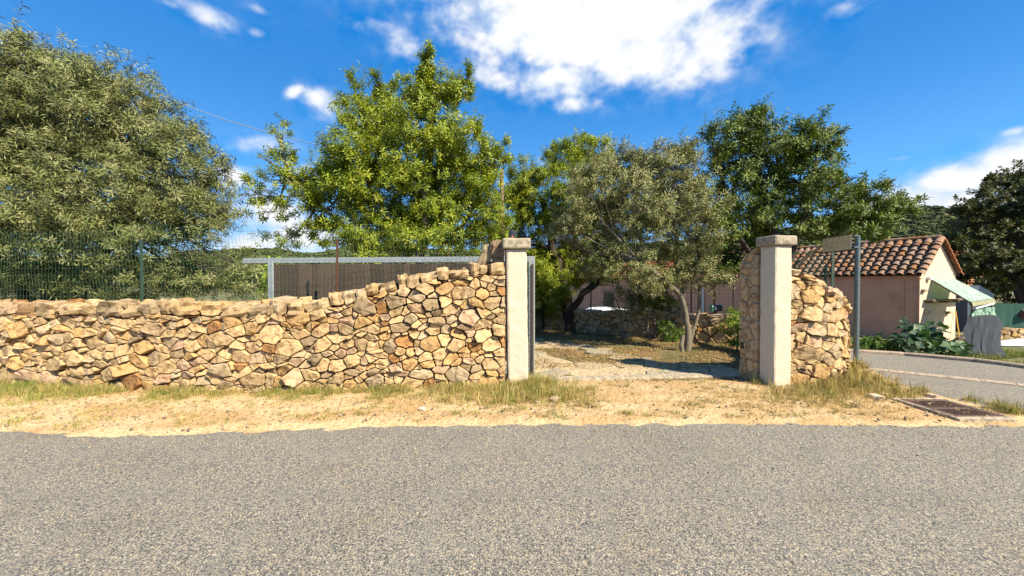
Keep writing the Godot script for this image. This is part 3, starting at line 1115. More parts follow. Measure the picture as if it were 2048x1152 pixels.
func build_left_wall():
	var pts := [Vector2(-11.5, 6.15), Vector2(-10, 6.02), Vector2(-8, 5.8), Vector2(-5.5, 5.5), Vector2(-3.6, 5.42), Vector2(-1.7, 5.56), Vector2(-0.1, 5.84)]
	var L := path_length(pts)
	var prof := [[-13, 1.27], [-8, 1.27], [-5.5, 1.3], [-3.6, 1.33], [-2.95, 1.34], [-2.6, 1.41], [-2.3, 1.5], [-1.95, 1.59], [-1.65, 1.7], [-0.95, 1.84], [-0.55, 1.9], [0.3, 1.9]]
	var top := func(u: float) -> float:
		var x := -0.1 - (L - u) * 0.985
		var k := 0
		while k < prof.size() - 2 and x > prof[k + 1][0]: k += 1
		return lerpf(prof[k][1], prof[k + 1][1], clampf((x - prof[k][0]) / (prof[k + 1][0] - prof[k][0]), 0, 1)) - 0.17
	var o := thing("stone_wall", "long dry stone wall of ochre field stones rising to the gate pillar", "stone wall")
	stone_wall(o, pts, top, 0.5, [[0.09, 0.13, 190], [0.06, 0.09, 1700], [0.04, 0.06, 3400], [0.022, 0.035, 1500]], 1.5)
	coping(o, path_place(pts), 0.0, L - 2.75, top, 0.5, 0.2, 0.48, 0.14, 0.23, 0.45)
	coping(o, path_place(pts), L - 2.75, L - 0.08, top, 0.5, 0.14, 0.34, 0.11, 0.22, 0.45)

func build_right_wall():
	var pts := [Vector2(4.24, 5.87), Vector2(4.7, 5.89), Vector2(5.0, 5.95), Vector2(5.3, 6.08), Vector2(5.58, 6.3), Vector2(5.78, 6.58), Vector2(5.92, 6.9), Vector2(6.0, 7.3), Vector2(6.0, 7.9), Vector2(5.9, 8.6)]
	var L := path_length(pts)
	var prof := [[0.0, 1.8], [0.25, 1.76], [0.48, 1.67], [0.68, 1.55], [0.98, 1.45], [1.25, 1.31], [1.5, 1.2], [2.0, 1.1], [4.0, 1.0]]
	var top := func(u: float) -> float:
		var k := 0
		while k < prof.size() - 2 and u > prof[k + 1][0]: k += 1
		return lerpf(prof[k][1], prof[k + 1][1], clampf((u - prof[k][0]) / (prof[k + 1][0] - prof[k][0]), 0, 1)) - 0.07
	var o := thing("stone_wall", "short dry stone wall curving down from the right gate pillar to the sign pole", "stone wall")
	stone_wall(o, pts, top, 0.42, [[0.09, 0.13, 110], [0.065, 0.09, 700], [0.04, 0.06, 1200], [0.025, 0.035, 500]], 1.4)
	coping(o, path_place(pts), 0.02, L, top, 0.42, 0.12, 0.26, 0.07, 0.13)
	# mortared end of this wall, seen inside the gateway behind the pillar
	var f := Vector3(3.905, 0, -6.03)
	var pier := Node3D.new()
	pier.name = "gate_pier"
	o.add_child(pier)
	var a := Vector2(3.85, 6.43)
	var c := Vector2(3.905, 6.045)
	var place := path_place([a, c])
	for poly in power_cells(0.385, 2.1, 1.0, [[0.12, 0.16, 120], [0.06, 0.09, 500]], func(u): return 1.92 + 0.2 * sin(clampf(u / 0.385, 0, 1) * 2.4)):
		if poly_area(poly) < 0.002: continue
		var b := MB.new()
		b.col = stone_color().lerp(Color(0.5, 0.36, 0.22), 0.4)
		stone_shape(b, poly, place, 0.012, 0.12, 0.0, 0.05, 0.4)
		if b.v.size(): part("stone", b.mesh(), M.stone, pier)
	var m := MB.new()
	m.col = Color(1, 1, 1)
	cbox(m, (place.call(0.19, 1.0, -0.2) as Vector3), Vector3(0.37, 2.04, 0.36), 0.03, Basis(Vector3.UP, 0.142), 0.0)
	part("mortar", m.mesh(), M.cap, pier)
	var photo := MB.new()
	cbox(photo, place.call(0.1, 0.56, 0.02), Vector3(0.04, 0.1, 0.05), 0.008, Basis(Vector3.UP, 0.142))
	var eye := thing("photocell", "small black photocell box on the mortared stone pier in the gateway", "sensor", place.call(0.1, 0.56, 0.02))
	part("housing", box_mesh(Vector3.ZERO, Vector3(0.045, 0.11, 0.06), 0.008, Basis(Vector3.UP, 0.142)), M.black, eye)
	part("lens", box_mesh(Vector3(-0.022, 0.01, 0), Vector3(0.006, 0.04, 0.035), 0.002, Basis(Vector3.UP, 0.142)), M.glass, eye)

func build_back_wall():
	var pts := [Vector2(-1.6, 14.75), Vector2(1.12, 12.9), Vector2(5.79, 9.65), Vector2(6.5, 9.15)]
	var top := func(u: float) -> float: return 0.56 + 0.012 * u + 0.03 * sin(u * 2.1)
	var o := thing("stone_wall", "low dark stone wall in tree shade at the back of the yard", "stone wall")
	stone_wall(o, pts, top, 0.45, [[0.11, 0.15, 200], [0.07, 0.1, 1300], [0.04, 0.06, 900]], 1.4)
	coping(o, path_place(pts), 0.0, path_length(pts), top, 0.45, 0.22, 0.42, 0.1, 0.17)

func rough_block(s: Vector3, n: Vector3i, amp: float) -> ArrayMesh:
	# a block with slightly uneven faces, base at the origin
	var b := MB.new()
	var ctr := Vector3(0, s.y * 0.5, 0)
	for ax in 3:
		var a1 := (ax + 1) % 3
		var a2 := (ax + 2) % 3
		for sg in [-1.0, 1.0]:
			var g := []
			for i in n[a1] + 1:
				var row := []
				for j in n[a2] + 1:
					var p := Vector3.ZERO
					p[ax] = sg * 0.5
					p[a1] = float(i) / n[a1] - 0.5
					p[a2] = float(j) / n[a2] - 0.5
					var q := p * s + ctr
					var edge := 0
					for k in 3:
						if absf(absf(p[k]) - 0.5) < 1e-4: edge += 1
					var off := Vector3(noise.get_noise_3dv(q * 40.0), noise.get_noise_3dv(q * 40.0 + Vector3(90, 0, 0)), noise.get_noise_3dv(q * 40.0 + Vector3(0, 90, 0))) * amp
					if edge >= 2:
						for k in 3:
							if absf(absf(p[k]) - 0.5) < 1e-4: off[k] -= signf(p[k]) * amp * 1.4
					row.append(q + off)
				g.append(row)
			for i in n[a1]:
				for j in n[a2]:
					b.quad(g[i][j], g[i + 1][j], g[i + 1][j + 1], g[i][j + 1], ctr)
	return b.mesh()

func build_pillars():
	var L := thing("gate_pillar", "white roughcast gate pillar with a grey cap and a warning light on top", "pillar", Vector3(0.085, -0.03, -5.97))
	L.rotation = Vector3(0, 0.1, 0.014)
	part("shaft", rough_block(Vector3(0.315, 2.15, 0.315), Vector3i(10, 60, 10), 0.006), M.render_white, L)
	part("cap", rough_block(Vector3(0.43, 0.165, 0.43), Vector3i(14, 6, 14), 0.006), M.cap, L).position.y = 2.151
	var w := 0.295
	var th := 0.147
	var C := ground(1548, 777)
	var ctr := C + Vector3(cos(th), 0, -sin(th)) * w * 0.5 + Vector3(-sin(th), 0, -cos(th)) * w * 0.5
	var R := thing("gate_pillar", "white roughcast gate pillar standing at the start of the curved stone wall", "pillar", ctr + Vector3(0, -0.03, 0))
	R.rotation.y = th
	part("shaft", rough_block(Vector3(w, 2.2, w), Vector3i(10, 60, 10), 0.006), M.render_white, R)
	part("cap", rough_block(Vector3(w + 0.095, 0.15, w + 0.095), Vector3i(14, 6, 14), 0.006), M.cap, R).position.y = 2.201
	# warning light on the left pillar
	var lamp := thing("warning_light", "small black gate warning light with a red mark on the pillar cap", "light", Vector3(0.0, 2.283, -5.93))
	var b := MB.new()
	for k in 4:
		var ang := [0, 1, 2, 3]
	var prof := [[0.058, 0.0], [0.058, 0.075], [0.05, 0.12], [0.04, 0.14], [0.0, 0.146]]
	for i in prof.size() - 1:
		for k in 12:
			var a0 := TAU * k / 12.0
			var a1 := TAU * (k + 1) / 12.0
			var p := func(r: float, a: float, y: float) -> Vector3: return Vector3(r * signf(cos(a)) * pow(absf(cos(a)), 0.5), y, 0.8 * r * signf(sin(a)) * pow(absf(sin(a)), 0.5))
			b.quad(p.call(prof[i][0], a0, prof[i][1]), p.call(prof[i][0], a1, prof[i][1]), p.call(prof[i + 1][0], a1, prof[i + 1][1]), p.call(prof[i + 1][0], a0, prof[i + 1][1]), Vector3(0, 0.05, 0))
	part("housing", b.mesh(), M.black, lamp)
	part("smoked_lens", box_mesh(Vector3(0.008, 0.078, 0.044), Vector3(0.045, 0.085, 0.014), 0.006), M.glass, lamp)
	var rl := part("red_mark", box_mesh(Vector3(0.008, 0.035, 0.0505), Vector3(0.034, 0.024, 0.008), 0.002), M.red, lamp)
	part("print", box_mesh(Vector3(0.006, 0.037, 0.0552), Vector3(0.014, 0.006, 0.002), 0.0005), M.white_print, rl)
	# upright stones leaning behind the left pillar
	var s1 := thing("leaning_stone", "dark upright stone slab leaning between wall top and gate pillar", "stone", Vector3(-0.25, 1.86, -6.0))
	var m := MB.new()
	m.col = Color(0.22, 0.16, 0.1)
	boulder(m, Vector3(0.02, 0.2, 0), Vector3(0.11, 0.24, 0.1), Basis(Vector3.FORWARD, -0.12), 4.4, 4, 0.6, 0.2)
	part("slab", m.mesh(), M.stone, s1)
	var s2 := thing("leaning_stone", "lichen-grey stone set on end against the wire fence by the pillar", "stone", Vector3(-0.42, 1.87, -6.08))
	var m2 := MB.new()
	m2.col = Color(0.3, 0.25, 0.16)
	boulder(m2, Vector3(0, 0.16, 0), Vector3(0.1, 0.2, 0.09), Basis(Vector3.FORWARD, 0.3), 9.1, 4, 0.5, 0.22)
	part("slab", m2.mesh(), M.stone, s2)

func build_gate():
	var p0 := Vector3(-4.92, 0, -6.98)
	var p1 := Vector3(0.385, 0, -6.46)
	var o := thing("sliding_gate", "open sliding gate of dark brown boards in a galvanized frame behind the wall", "gate", p0)
	var len_ := p0.distance_to(p1)
	o.rotation.y = atan2(-(p1.z - p0.z), p1.x - p0.x)
	var H := 2.055
	part("top_rail", box_mesh(Vector3(len_ * 0.5, H - 0.05, 0), Vector3(len_, 0.098, 0.08), 0.006), M.zinc, o)
	part("bottom_rail", box_mesh(Vector3(len_ * 0.5, 0.1, 0), Vector3(len_, 0.12, 0.08), 0.006), M.zinc, o)
	for x in [0.55, len_ - 0.05]:
		part("post", box_mesh(Vector3(x, H * 0.5 + 0.03, 0.002), Vector3(0.105, H - 0.165, 0.084), 0.006), M.zinc, o)
	part("post", box_mesh(Vector3(2.75, H * 0.5 + 0.03, -0.02), Vector3(0.06, H - 0.165, 0.05), 0.006), M.zinc, o)
	var x := 0.612
	var meshes := []
	for k in 4:
		meshes.append(box_mesh(Vector3(0, 0.995, 0), Vector3(0.108 + 0.004 * k, 1.66, 0.022), 0.003, Basis.IDENTITY, 0.001))
	var i := 0
	while x < len_ - 0.2:
		var k := rng.randi() % 4
		var w: float = 0.108 + 0.004 * k
		var q := part("board", meshes[k], M.wood[rng.randi() % 4], o)
		q.position = Vector3(x + w * 0.5, 0.11, 0.02 + rng.randf_range(-0.004, 0.004))
		x += w + rng.randf_range(0.003, 0.008)
		i += 1
	part("hand_hole_plate", box_mesh(Vector3(1.28, 1.52, 0.045), Vector3(0.035, 0.26, 0.03), 0.008), M.black, o)  # black plate in place of a hand hole, its darkness put into the colour
	# end board seen edge-on beside the pillar
	part("end_board", box_mesh(Vector3(len_ - 0.03, 1.0, 0.06), Vector3(0.03, 1.85, 0.035), 0.004), M.wood[2], o)

func mesh_fence(o: Node3D, pts: Array, y0: Callable, y1: Callable, dx: float, dy: float, r: float, wave: float, m: Material):
	# pts: plan line; one panel of welded wire joined into one part
	var b := MB.new()
	var place := path_place(pts)
	var L := path_length(pts)
	var pos := func(u: float, y: float) -> Vector3:
		var w := wave * (noise.get_noise_2d(u * 7.0, y * 12.0) + 0.5 * sin(y * 16.0 + u * 0.8))
		var p: Vector3 = place.call(clampf(u + w, 0.0, L), 0, wave * 1.6 * noise.get_noise_2d(u * 5.0 + 40.0, y * 6.0))
		return Vector3(p.x, y, p.z)
	var n := int(L / dx)
	for i in n + 1:
		var u := L * i / n
		var a: float = y0.call(u)
		var z: float = y1.call(u)
		var k := int((z - a) / 0.12) + 1
		for j in k:
			wire(b, pos.call(u, lerpf(a, z, float(j) / k)), pos.call(u, lerpf(a, z, float(j + 1) / k)), r)
	var ylo: float = 1e9
	var yhi := -1e9
	for i in 20:
		ylo = minf(ylo, y0.call(L * i / 19.0)); yhi = maxf(yhi, y1.call(L * i / 19.0))
	var y := yhi
	while y > ylo:
		for i in n:
			var u := L * i / n
			if y > y1.call(u) + 0.01 or y < y0.call(u): continue
			wire(b, pos.call(u, y - (yhi - y1.call(u)) * 0.0), pos.call(L * (i + 1) / n, y), r)
		y -= dy
	part("wire_mesh", b.mesh(), m, o, true)

func t_post(o: Node3D, called: String, p: Vector3, h: float, w: float, m: Material, tilt := 0.0):
	var b := MB.new()
	cbox(b, Vector3(0, h * 0.5, 0), Vector3(w, h, w * 0.25), 0.003)
	cbox(b, Vector3(0, h * 0.5, -w * 0.4), Vector3(w * 0.22, h - 0.01, w * 0.6), 0.002)
	var q := part(called, b.mesh(), m, o)
	q.position = p - o.position
	q.rotation.z = tilt

func build_fences():
	var o := thing("wire_fence", "sagging green welded wire fence with posts behind the long stone wall", "fence", Vector3(-4, 0, -6.3))
	o.position = Vector3.ZERO
	var pts := [Vector2(-10.5, 6.75), Vector2(-8, 6.45), Vector2(-5.5, 6.2), Vector2(-3, 6.15), Vector2(-0.4, 6.27)]
	mesh_fence(o, pts, func(_u): return 1.1, func(u): return 2.5 + 0.05 * sin(u * 1.7), 0.0635, 0.117, 0.0015, 0.02, M.green_wire)
	for q in [[-110, 2.35], [283, 2.31]]:
		var p := at(q[0], 566, 6.26 if q[0] > 0 else 6.5)
		t_post(o, "green_post", Vector3(p.x, 0, p.z), q[1], 0.045, M.green_post)
	var p2 := at(672, 566, 6.19)
	t_post(o, "rusty_post", Vector3(p2.x, 0, p2.z), 2.31, 0.035, M.rust, -0.01)
	# by the curved wall
	var f := thing("wire_fence", "short green wire fence with two posts behind the curved stone wall", "fence")
	mesh_fence(f, [Vector2(4.3, 6.4), Vector2(4.62, 6.36), Vector2(5.1, 6.5), Vector2(5.62, 6.72), Vector2(5.68, 7.4), Vector2(5.6, 8.2)], func(_u): return 0.9, func(u): return 2.22 - 0.1 * minf(u, 2.5), 0.0635, 0.117, 0.0019, 0.014, M.green_wire)
	var a := at(1665, 566, 6.72)
	t_post(f, "green_post", Vector3(a.x, 0, a.z), 2.14, 0.05, M.green_post)
	a = at(1655, 566, 6.8)
	t_post(f, "green_post", Vector3(a.x, 0, a.z), 1.92, 0.045, M.green_post, 0.02)
	# dark fence over the yard's back wall
	var d := thing("wire_fence", "thin black wire fence standing on the low wall behind the yard", "fence")
	var bp := [Vector2(-1.6, 15.0), Vector2(1.12, 13.15), Vector2(5.79, 9.9), Vector2(6.5, 9.4)]
	mesh_fence(d, bp, func(_u): return 0.5, func(_u): return 1.62, 0.1, 0.1, 0.0022, 0.0, M.dark_wire)
	for px in [1182, 1286, 1383, 1478]:
		var t := 0.0
		for i in 400:
			t = i / 399.0
			var q: Vector2 = bp[1].lerp(bp[2], t)
			if q.x / q.y * FOC + 1024.0 > px: break
		var q: Vector2 = bp[1].lerp(bp[2], t)
		t_post(d, "black_post", G(q.x, q.y + 0.03), 1.72 if px < 1400 else 1.95, 0.04, M.dark_wire)

# ---------------------------------------------------------------- houses
var HN: Vector3          # near corner of the shed on the ground
var HL := Vector3(-0.367, 0, -0.930)   # along its long wall, away
var HG := Vector3(0.930, 0, -0.367)    # along its gable

func on_gable(px: float, py: float, out := 0.0) -> Vector3:
	# where a line of sight meets the gable's plane (or one `out` metres in front of it)
	var nrm := -HL
	var d := ray(px, py)
	var e := Vector3(0, EYE, 0)
	return e + d * ((HN + nrm * out - e).dot(nrm) / d.dot(nrm))

func half_tile(r0: float, r1: float, l: float, seg := 7) -> ArrayMesh:
	var b := MB.new()
	for i in seg:
		var a0 := PI * i / seg
		var a1 := PI * (i + 1) / seg
		var d0 := Vector3(cos(a0), 0, sin(a0))
		var d1 := Vector3(cos(a1), 0, sin(a1))
		var u := Vector3(0, l, 0)
		b.stri(d0 * r0, d1 * r0, d1 * r1 + u, d0, d1, d1)
		b.stri(d0 * r0, d1 * r1 + u, d0 * r1 + u, d0, d1, d0)
		var k := (r0 - 0.014) / r0
		var dn := Vector3.DOWN
		b.stri(d0 * r0, d1 * r0, d1 * r0 * k, dn, dn, dn)
		b.stri(d0 * r0, d1 * r0 * k, d0 * r0 * k, dn, dn, dn)
		b.stri(d0 * r0 * k, d1 * r0 * k, d1 * r1 * k + u, -d0, -d1, -d1)
		b.stri(d0 * r0 * k, d1 * r1 * k + u, d0 * r1 * k + u, -d0, -d1, -d0)
	return b.mesh()

func gable_house(o: Node3D, t0: float, t1: float, g0: float, g1: float, base: float, eave: float, ridge: float, wall_long: Material, wall_gable: Material, single_tiles: bool, col := 0.2):
	# local to o, whose origin is the house's near corner frame point HN; t runs along HL, g along HG
	var org := HN - o.position
	var P := func(t: float, g: float, y: float) -> Vector3:
		var q: Vector3 = org + HL * t + HG * g
		return Vector3(q.x, y - o.position.y, q.z)
	var gm := (g0 + g1) * 0.5
	var ctr: Vector3 = P.call((t0 + t1) * 0.5, gm, (base + eave) * 0.5)
	var b := MB.new()
	b.quad(P.call(t0, g0, base), P.call(t1, g0, base), P.call(t1, g0, eave), P.call(t0, g0, eave), ctr)
	b.quad(P.call(t0, g1, base), P.call(t1, g1, base), P.call(t1, g1, eave), P.call(t0, g1, eave), ctr)
	part("long_wall", b.mesh(), wall_long, o)
	for t in [t0, t1]:
		b = MB.new()
		b.quad(P.call(t, g0, base), P.call(t, g1, base), P.call(t, g1, eave), P.call(t, g0, eave), ctr)
		b.tri(P.call(t, g0, eave), P.call(t, g1, eave), P.call(t, gm, ridge), ctr)
		part("gable_wall", b.mesh(), wall_gable, o)
	# roof: a bed on each slope with tiles over it
	var roof := Node3D.new()
	roof.name = "roof"
	o.add_child(roof)
	var ext := 0.05
	for side in [0, 1]:
		var ge: float = g0 if side == 0 else g1
		var out_dir := -1.0 if side == 0 else 1.0
		var dv := Vector2(gm - ge, ridge - eave).normalized()
		var e_g: float = ge - dv.x * 0.14
		var e_y: float = eave - dv.y * 0.14 + 0.03
		var bed := MB.new()
		var lo: Array = [P.call(t0 - ext, e_g, e_y), P.call(t1 + ext, e_g, e_y)]
		var hi: Array = [P.call(t0 - ext, gm, ridge + 0.03), P.call(t1 + ext, gm, ridge + 0.03)]
		var nrm: Vector3 = ((lo[1] - lo[0]) as Vector3).cross(hi[0] - lo[0]).normalized()
		if nrm.y < 0: nrm = -nrm
		var c: Vector3 = (lo[0] + hi[1]) * 0.5
		bed.quad(lo[0], lo[1], hi[1], hi[0], c - nrm)
		bed.quad(lo[0] - nrm * 0.05, lo[1] - nrm * 0.05, hi[1] - nrm * 0.05, hi[0] - nrm * 0.05, c + nrm)
		bed.quad(lo[0], lo[1], lo[1] - nrm * 0.05, lo[0] - nrm * 0.05, c)
		bed.quad(lo[0], hi[0], hi[0] - nrm * 0.05, lo[0] - nrm * 0.05, c)
		bed.quad(lo[1], hi[1], hi[1] - nrm * 0.05, lo[1] - nrm * 0.05, c)
		part("roof_bed", bed.mesh(), M.tile_bed, roof)
		var upv: Vector3 = (hi[0] - lo[0])
		var sl := upv.length()
		upv = upv.normalized()
		var along := HL
		var bas := Basis(upv.cross(nrm).normalized(), upv, nrm)
		var nc := int((t1 - t0 + 2 * ext) / col)
		var rows := int(ceil(sl / 0.25))
		var mesh_ := half_tile(col * 0.49, col * 0.37, 0.36)
		var stuff := MB.new()
		for k in nc + 1:
			var s0: Vector3 = lo[0] + along * ((t1 - t0 + 2 * ext) * k / nc)
			if single_tiles and side == 0:
				for r in rows:
					var q := part("roof_tile", mesh_, M.tile[rng.randi() % 5], roof)
					var tilt := Basis(bas.x, rng.randf_range(-0.15, -0.11)) * Basis(nrm, rng.randf_range(-0.03, 0.03)) * bas
					q.transform = Transform3D(tilt, s0 + upv * (minf(r * 0.25, sl - 0.3) - 0.03) + nrm * (0.012 + 0.002 * r))
			else:
				var seg := 5
				for i in seg:
					var a0 := PI * i / seg
					var a1 := PI * (i + 1) / seg
					var d0 := bas.x * cos(a0) + nrm * sin(a0)
					var d1 := bas.x * cos(a1) + nrm * sin(a1)
					for r in rows:
						var y0 := sl * r / rows
						var y1 := sl * (r + 1) / rows
						var ra := col * 0.47
						var rb := col * 0.36
						stuff.stri(s0 + upv * y0 + d0 * ra, s0 + upv * y0 + d1 * ra, s0 + upv * y1 + d1 * rb, d0, d1, d1)
						stuff.stri(s0 + upv * y0 + d0 * ra, s0 + upv * y1 + d1 * rb, s0 + upv * y1 + d0 * rb, d0, d1, d0)
		if stuff.v.size(): part("roof_tiles", stuff.mesh(), M.tile_stuff, roof, true)
	var nr := int((t1 - t0) / 0.36)
	var rm := half_tile(0.11, 0.095, 0.42)
	for k in nr + 1:
		var q := part("ridge_tile", rm, M.tile[3 if rng.randf() < 0.6 else 1], roof)
		var p: Vector3 = P.call(t0 - ext + k * 0.36, gm, ridge + 0.05 + 0.003 * (k % 2))
		q.transform = Transform3D(Basis(Vector3.UP.cross(HL) * -1.0, HL, Vector3.UP), p)

func build_houses():
	HN = ground(1838, 681)
	var z := -HN.z
	var o := thing("shed", "small pink shed with a tiled roof and sunlit cream gable end", "building", HN)
	var gw := 2.02 * z / 10.67
	var eave := at(1838, 546, z).y
	var peak := HN + HG * gw * 0.5
	var ridge := at(1878, 478, -peak.z).y
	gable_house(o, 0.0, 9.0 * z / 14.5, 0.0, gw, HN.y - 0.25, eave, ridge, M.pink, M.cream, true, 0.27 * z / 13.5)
	var hp := func(t: float, g: float, y: float) -> Vector3: return HL * t + HG * g + Vector3(0, y - HN.y, 0)
	var turn := Basis(HL, Vector3.UP, HL.cross(Vector3.UP))
	# mouldings under the eaves, raised frame of a blocked panel near the corner
	part("cornice", box_mesh(hp.call(4.2, -0.025, eave - 0.09), Vector3(8.5, 0.07, 0.06), 0.012, turn), M.pink, o)
	part("string_course", box_mesh(hp.call(4.2, -0.012, eave - 0.2), Vector3(8.5, 0.04, 0.03), 0.008, turn), M.pink, o)
	for q in [[0.1, 0.03, 1.9], [0.42, 0.03, 1.9]]:
		part("panel_moulding", box_mesh(hp.call(q[0], -0.012, HN.y + 1.25), Vector3(0.04, q[2], 0.03), 0.006, turn), M.pink, o)
	part("panel_moulding", box_mesh(hp.call(0.26, -0.012, HN.y + 2.22), Vector3(0.36, 0.04, 0.032), 0.006, turn), M.pink, o)
	# stone ledges let into the gable
	var gt := Basis(HG, Vector3.UP, HG.cross(Vector3.UP))
	for q in [[1845, 581], [1850, 624], [1893, 625], [1893, 603], [1890, 652]]:
		var p := on_gable(q[0], q[1]) - HN
		var m := MB.new()
		m.col = Color(0.4, 0.33, 0.25)
		boulder(m, p - HL * 0.03, Vector3(0.13, 0.055, 0.09), gt, q[1] * 0.1, 3, 0.7, 0.15)
		part("ledge_stone", m.mesh(), M.stone, o)
	var fl := on_gable(1855, 557) - HN
	part("lamp_bracket", box_mesh(fl - HL * 0.06, Vector3(0.16, 0.12, 0.12), 0.02, gt), M.white_paint, o)
	# long house behind the yard
	var h2 := thing("house", "long low pink house with an orange tiled roof behind the yard wall", "building", HN + HL * 10.0)
	var s := z / 14.5
	h2.position.y = -1.2
	gable_house(h2, 9.4 * s, 31.0 * s, 0.25, 3.3 * s, -2.0, eave + 0.02, ridge - 0.1, M.pink, M.pink, false, 0.3)
	# its window and downpipe, where the lines of sight meet the long wall
	var on_long := func(px: float, py: float) -> Vector3:
		var nrm := -HG
		var d := ray(px, py)
		var e := Vector3(0, EYE, 0)
		return e + d * ((HN + HG * 0.25 - e).dot(nrm) / d.dot(nrm))
	var wa: Vector3 = on_long.call(1208, 612)
	var wb: Vector3 = on_long.call(1228, 585)
	var wc := (wa + wb) * 0.5 - h2.position
	var ww := Vector2(wb.x - wa.x, wb.z - wa.z).length()
	var wh := absf(wb.y - wa.y)
	var win := part("window", box_mesh(wc, Vector3(ww, wh, 0.08), 0.01, turn), M.glass, h2)
	part("shutter", box_mesh(wc + HL * (ww * 0.27) - HG * 0.03, Vector3(ww * 0.46, wh, 0.06), 0.008, turn), M.shutter, win)
	part("lintel", box_mesh(wc + Vector3(0, wh * 0.62, 0) - HG * 0.03, Vector3(ww * 1.4, wh * 0.12, 0.12), 0.01, turn), M.tile[1], win)
	var dp: Vector3 = on_long.call(1408, 612)
	var pb := MB.new()
	tube(pb, [dp - h2.position - HG * 0.06 + Vector3(0, -1.6, 0), dp - h2.position - HG * 0.06 + Vector3(0, 1.4, 0)], [0.055, 0.055], 8)
	part("downpipe", pb.mesh(), M.white_paint, h2)
	# neighbour's roof far right, behind the oak
	var keep := HN
	HN = at(1870, 560, 30.0)
	var h3 := thing("house", "distant house with a weathered tile roof half hidden by the oak", "building", Vector3(HN.x, -2.0, HN.z))
	var kl := HL
	var kg := HG
	HL = Vector3(0.93, 0, -0.367)
	HG = Vector3(0.367, 0, 0.93) * -1.0
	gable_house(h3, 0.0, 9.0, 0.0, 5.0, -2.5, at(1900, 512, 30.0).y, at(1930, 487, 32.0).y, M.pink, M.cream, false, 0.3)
	HN = keep; HL = kl; HG = kg

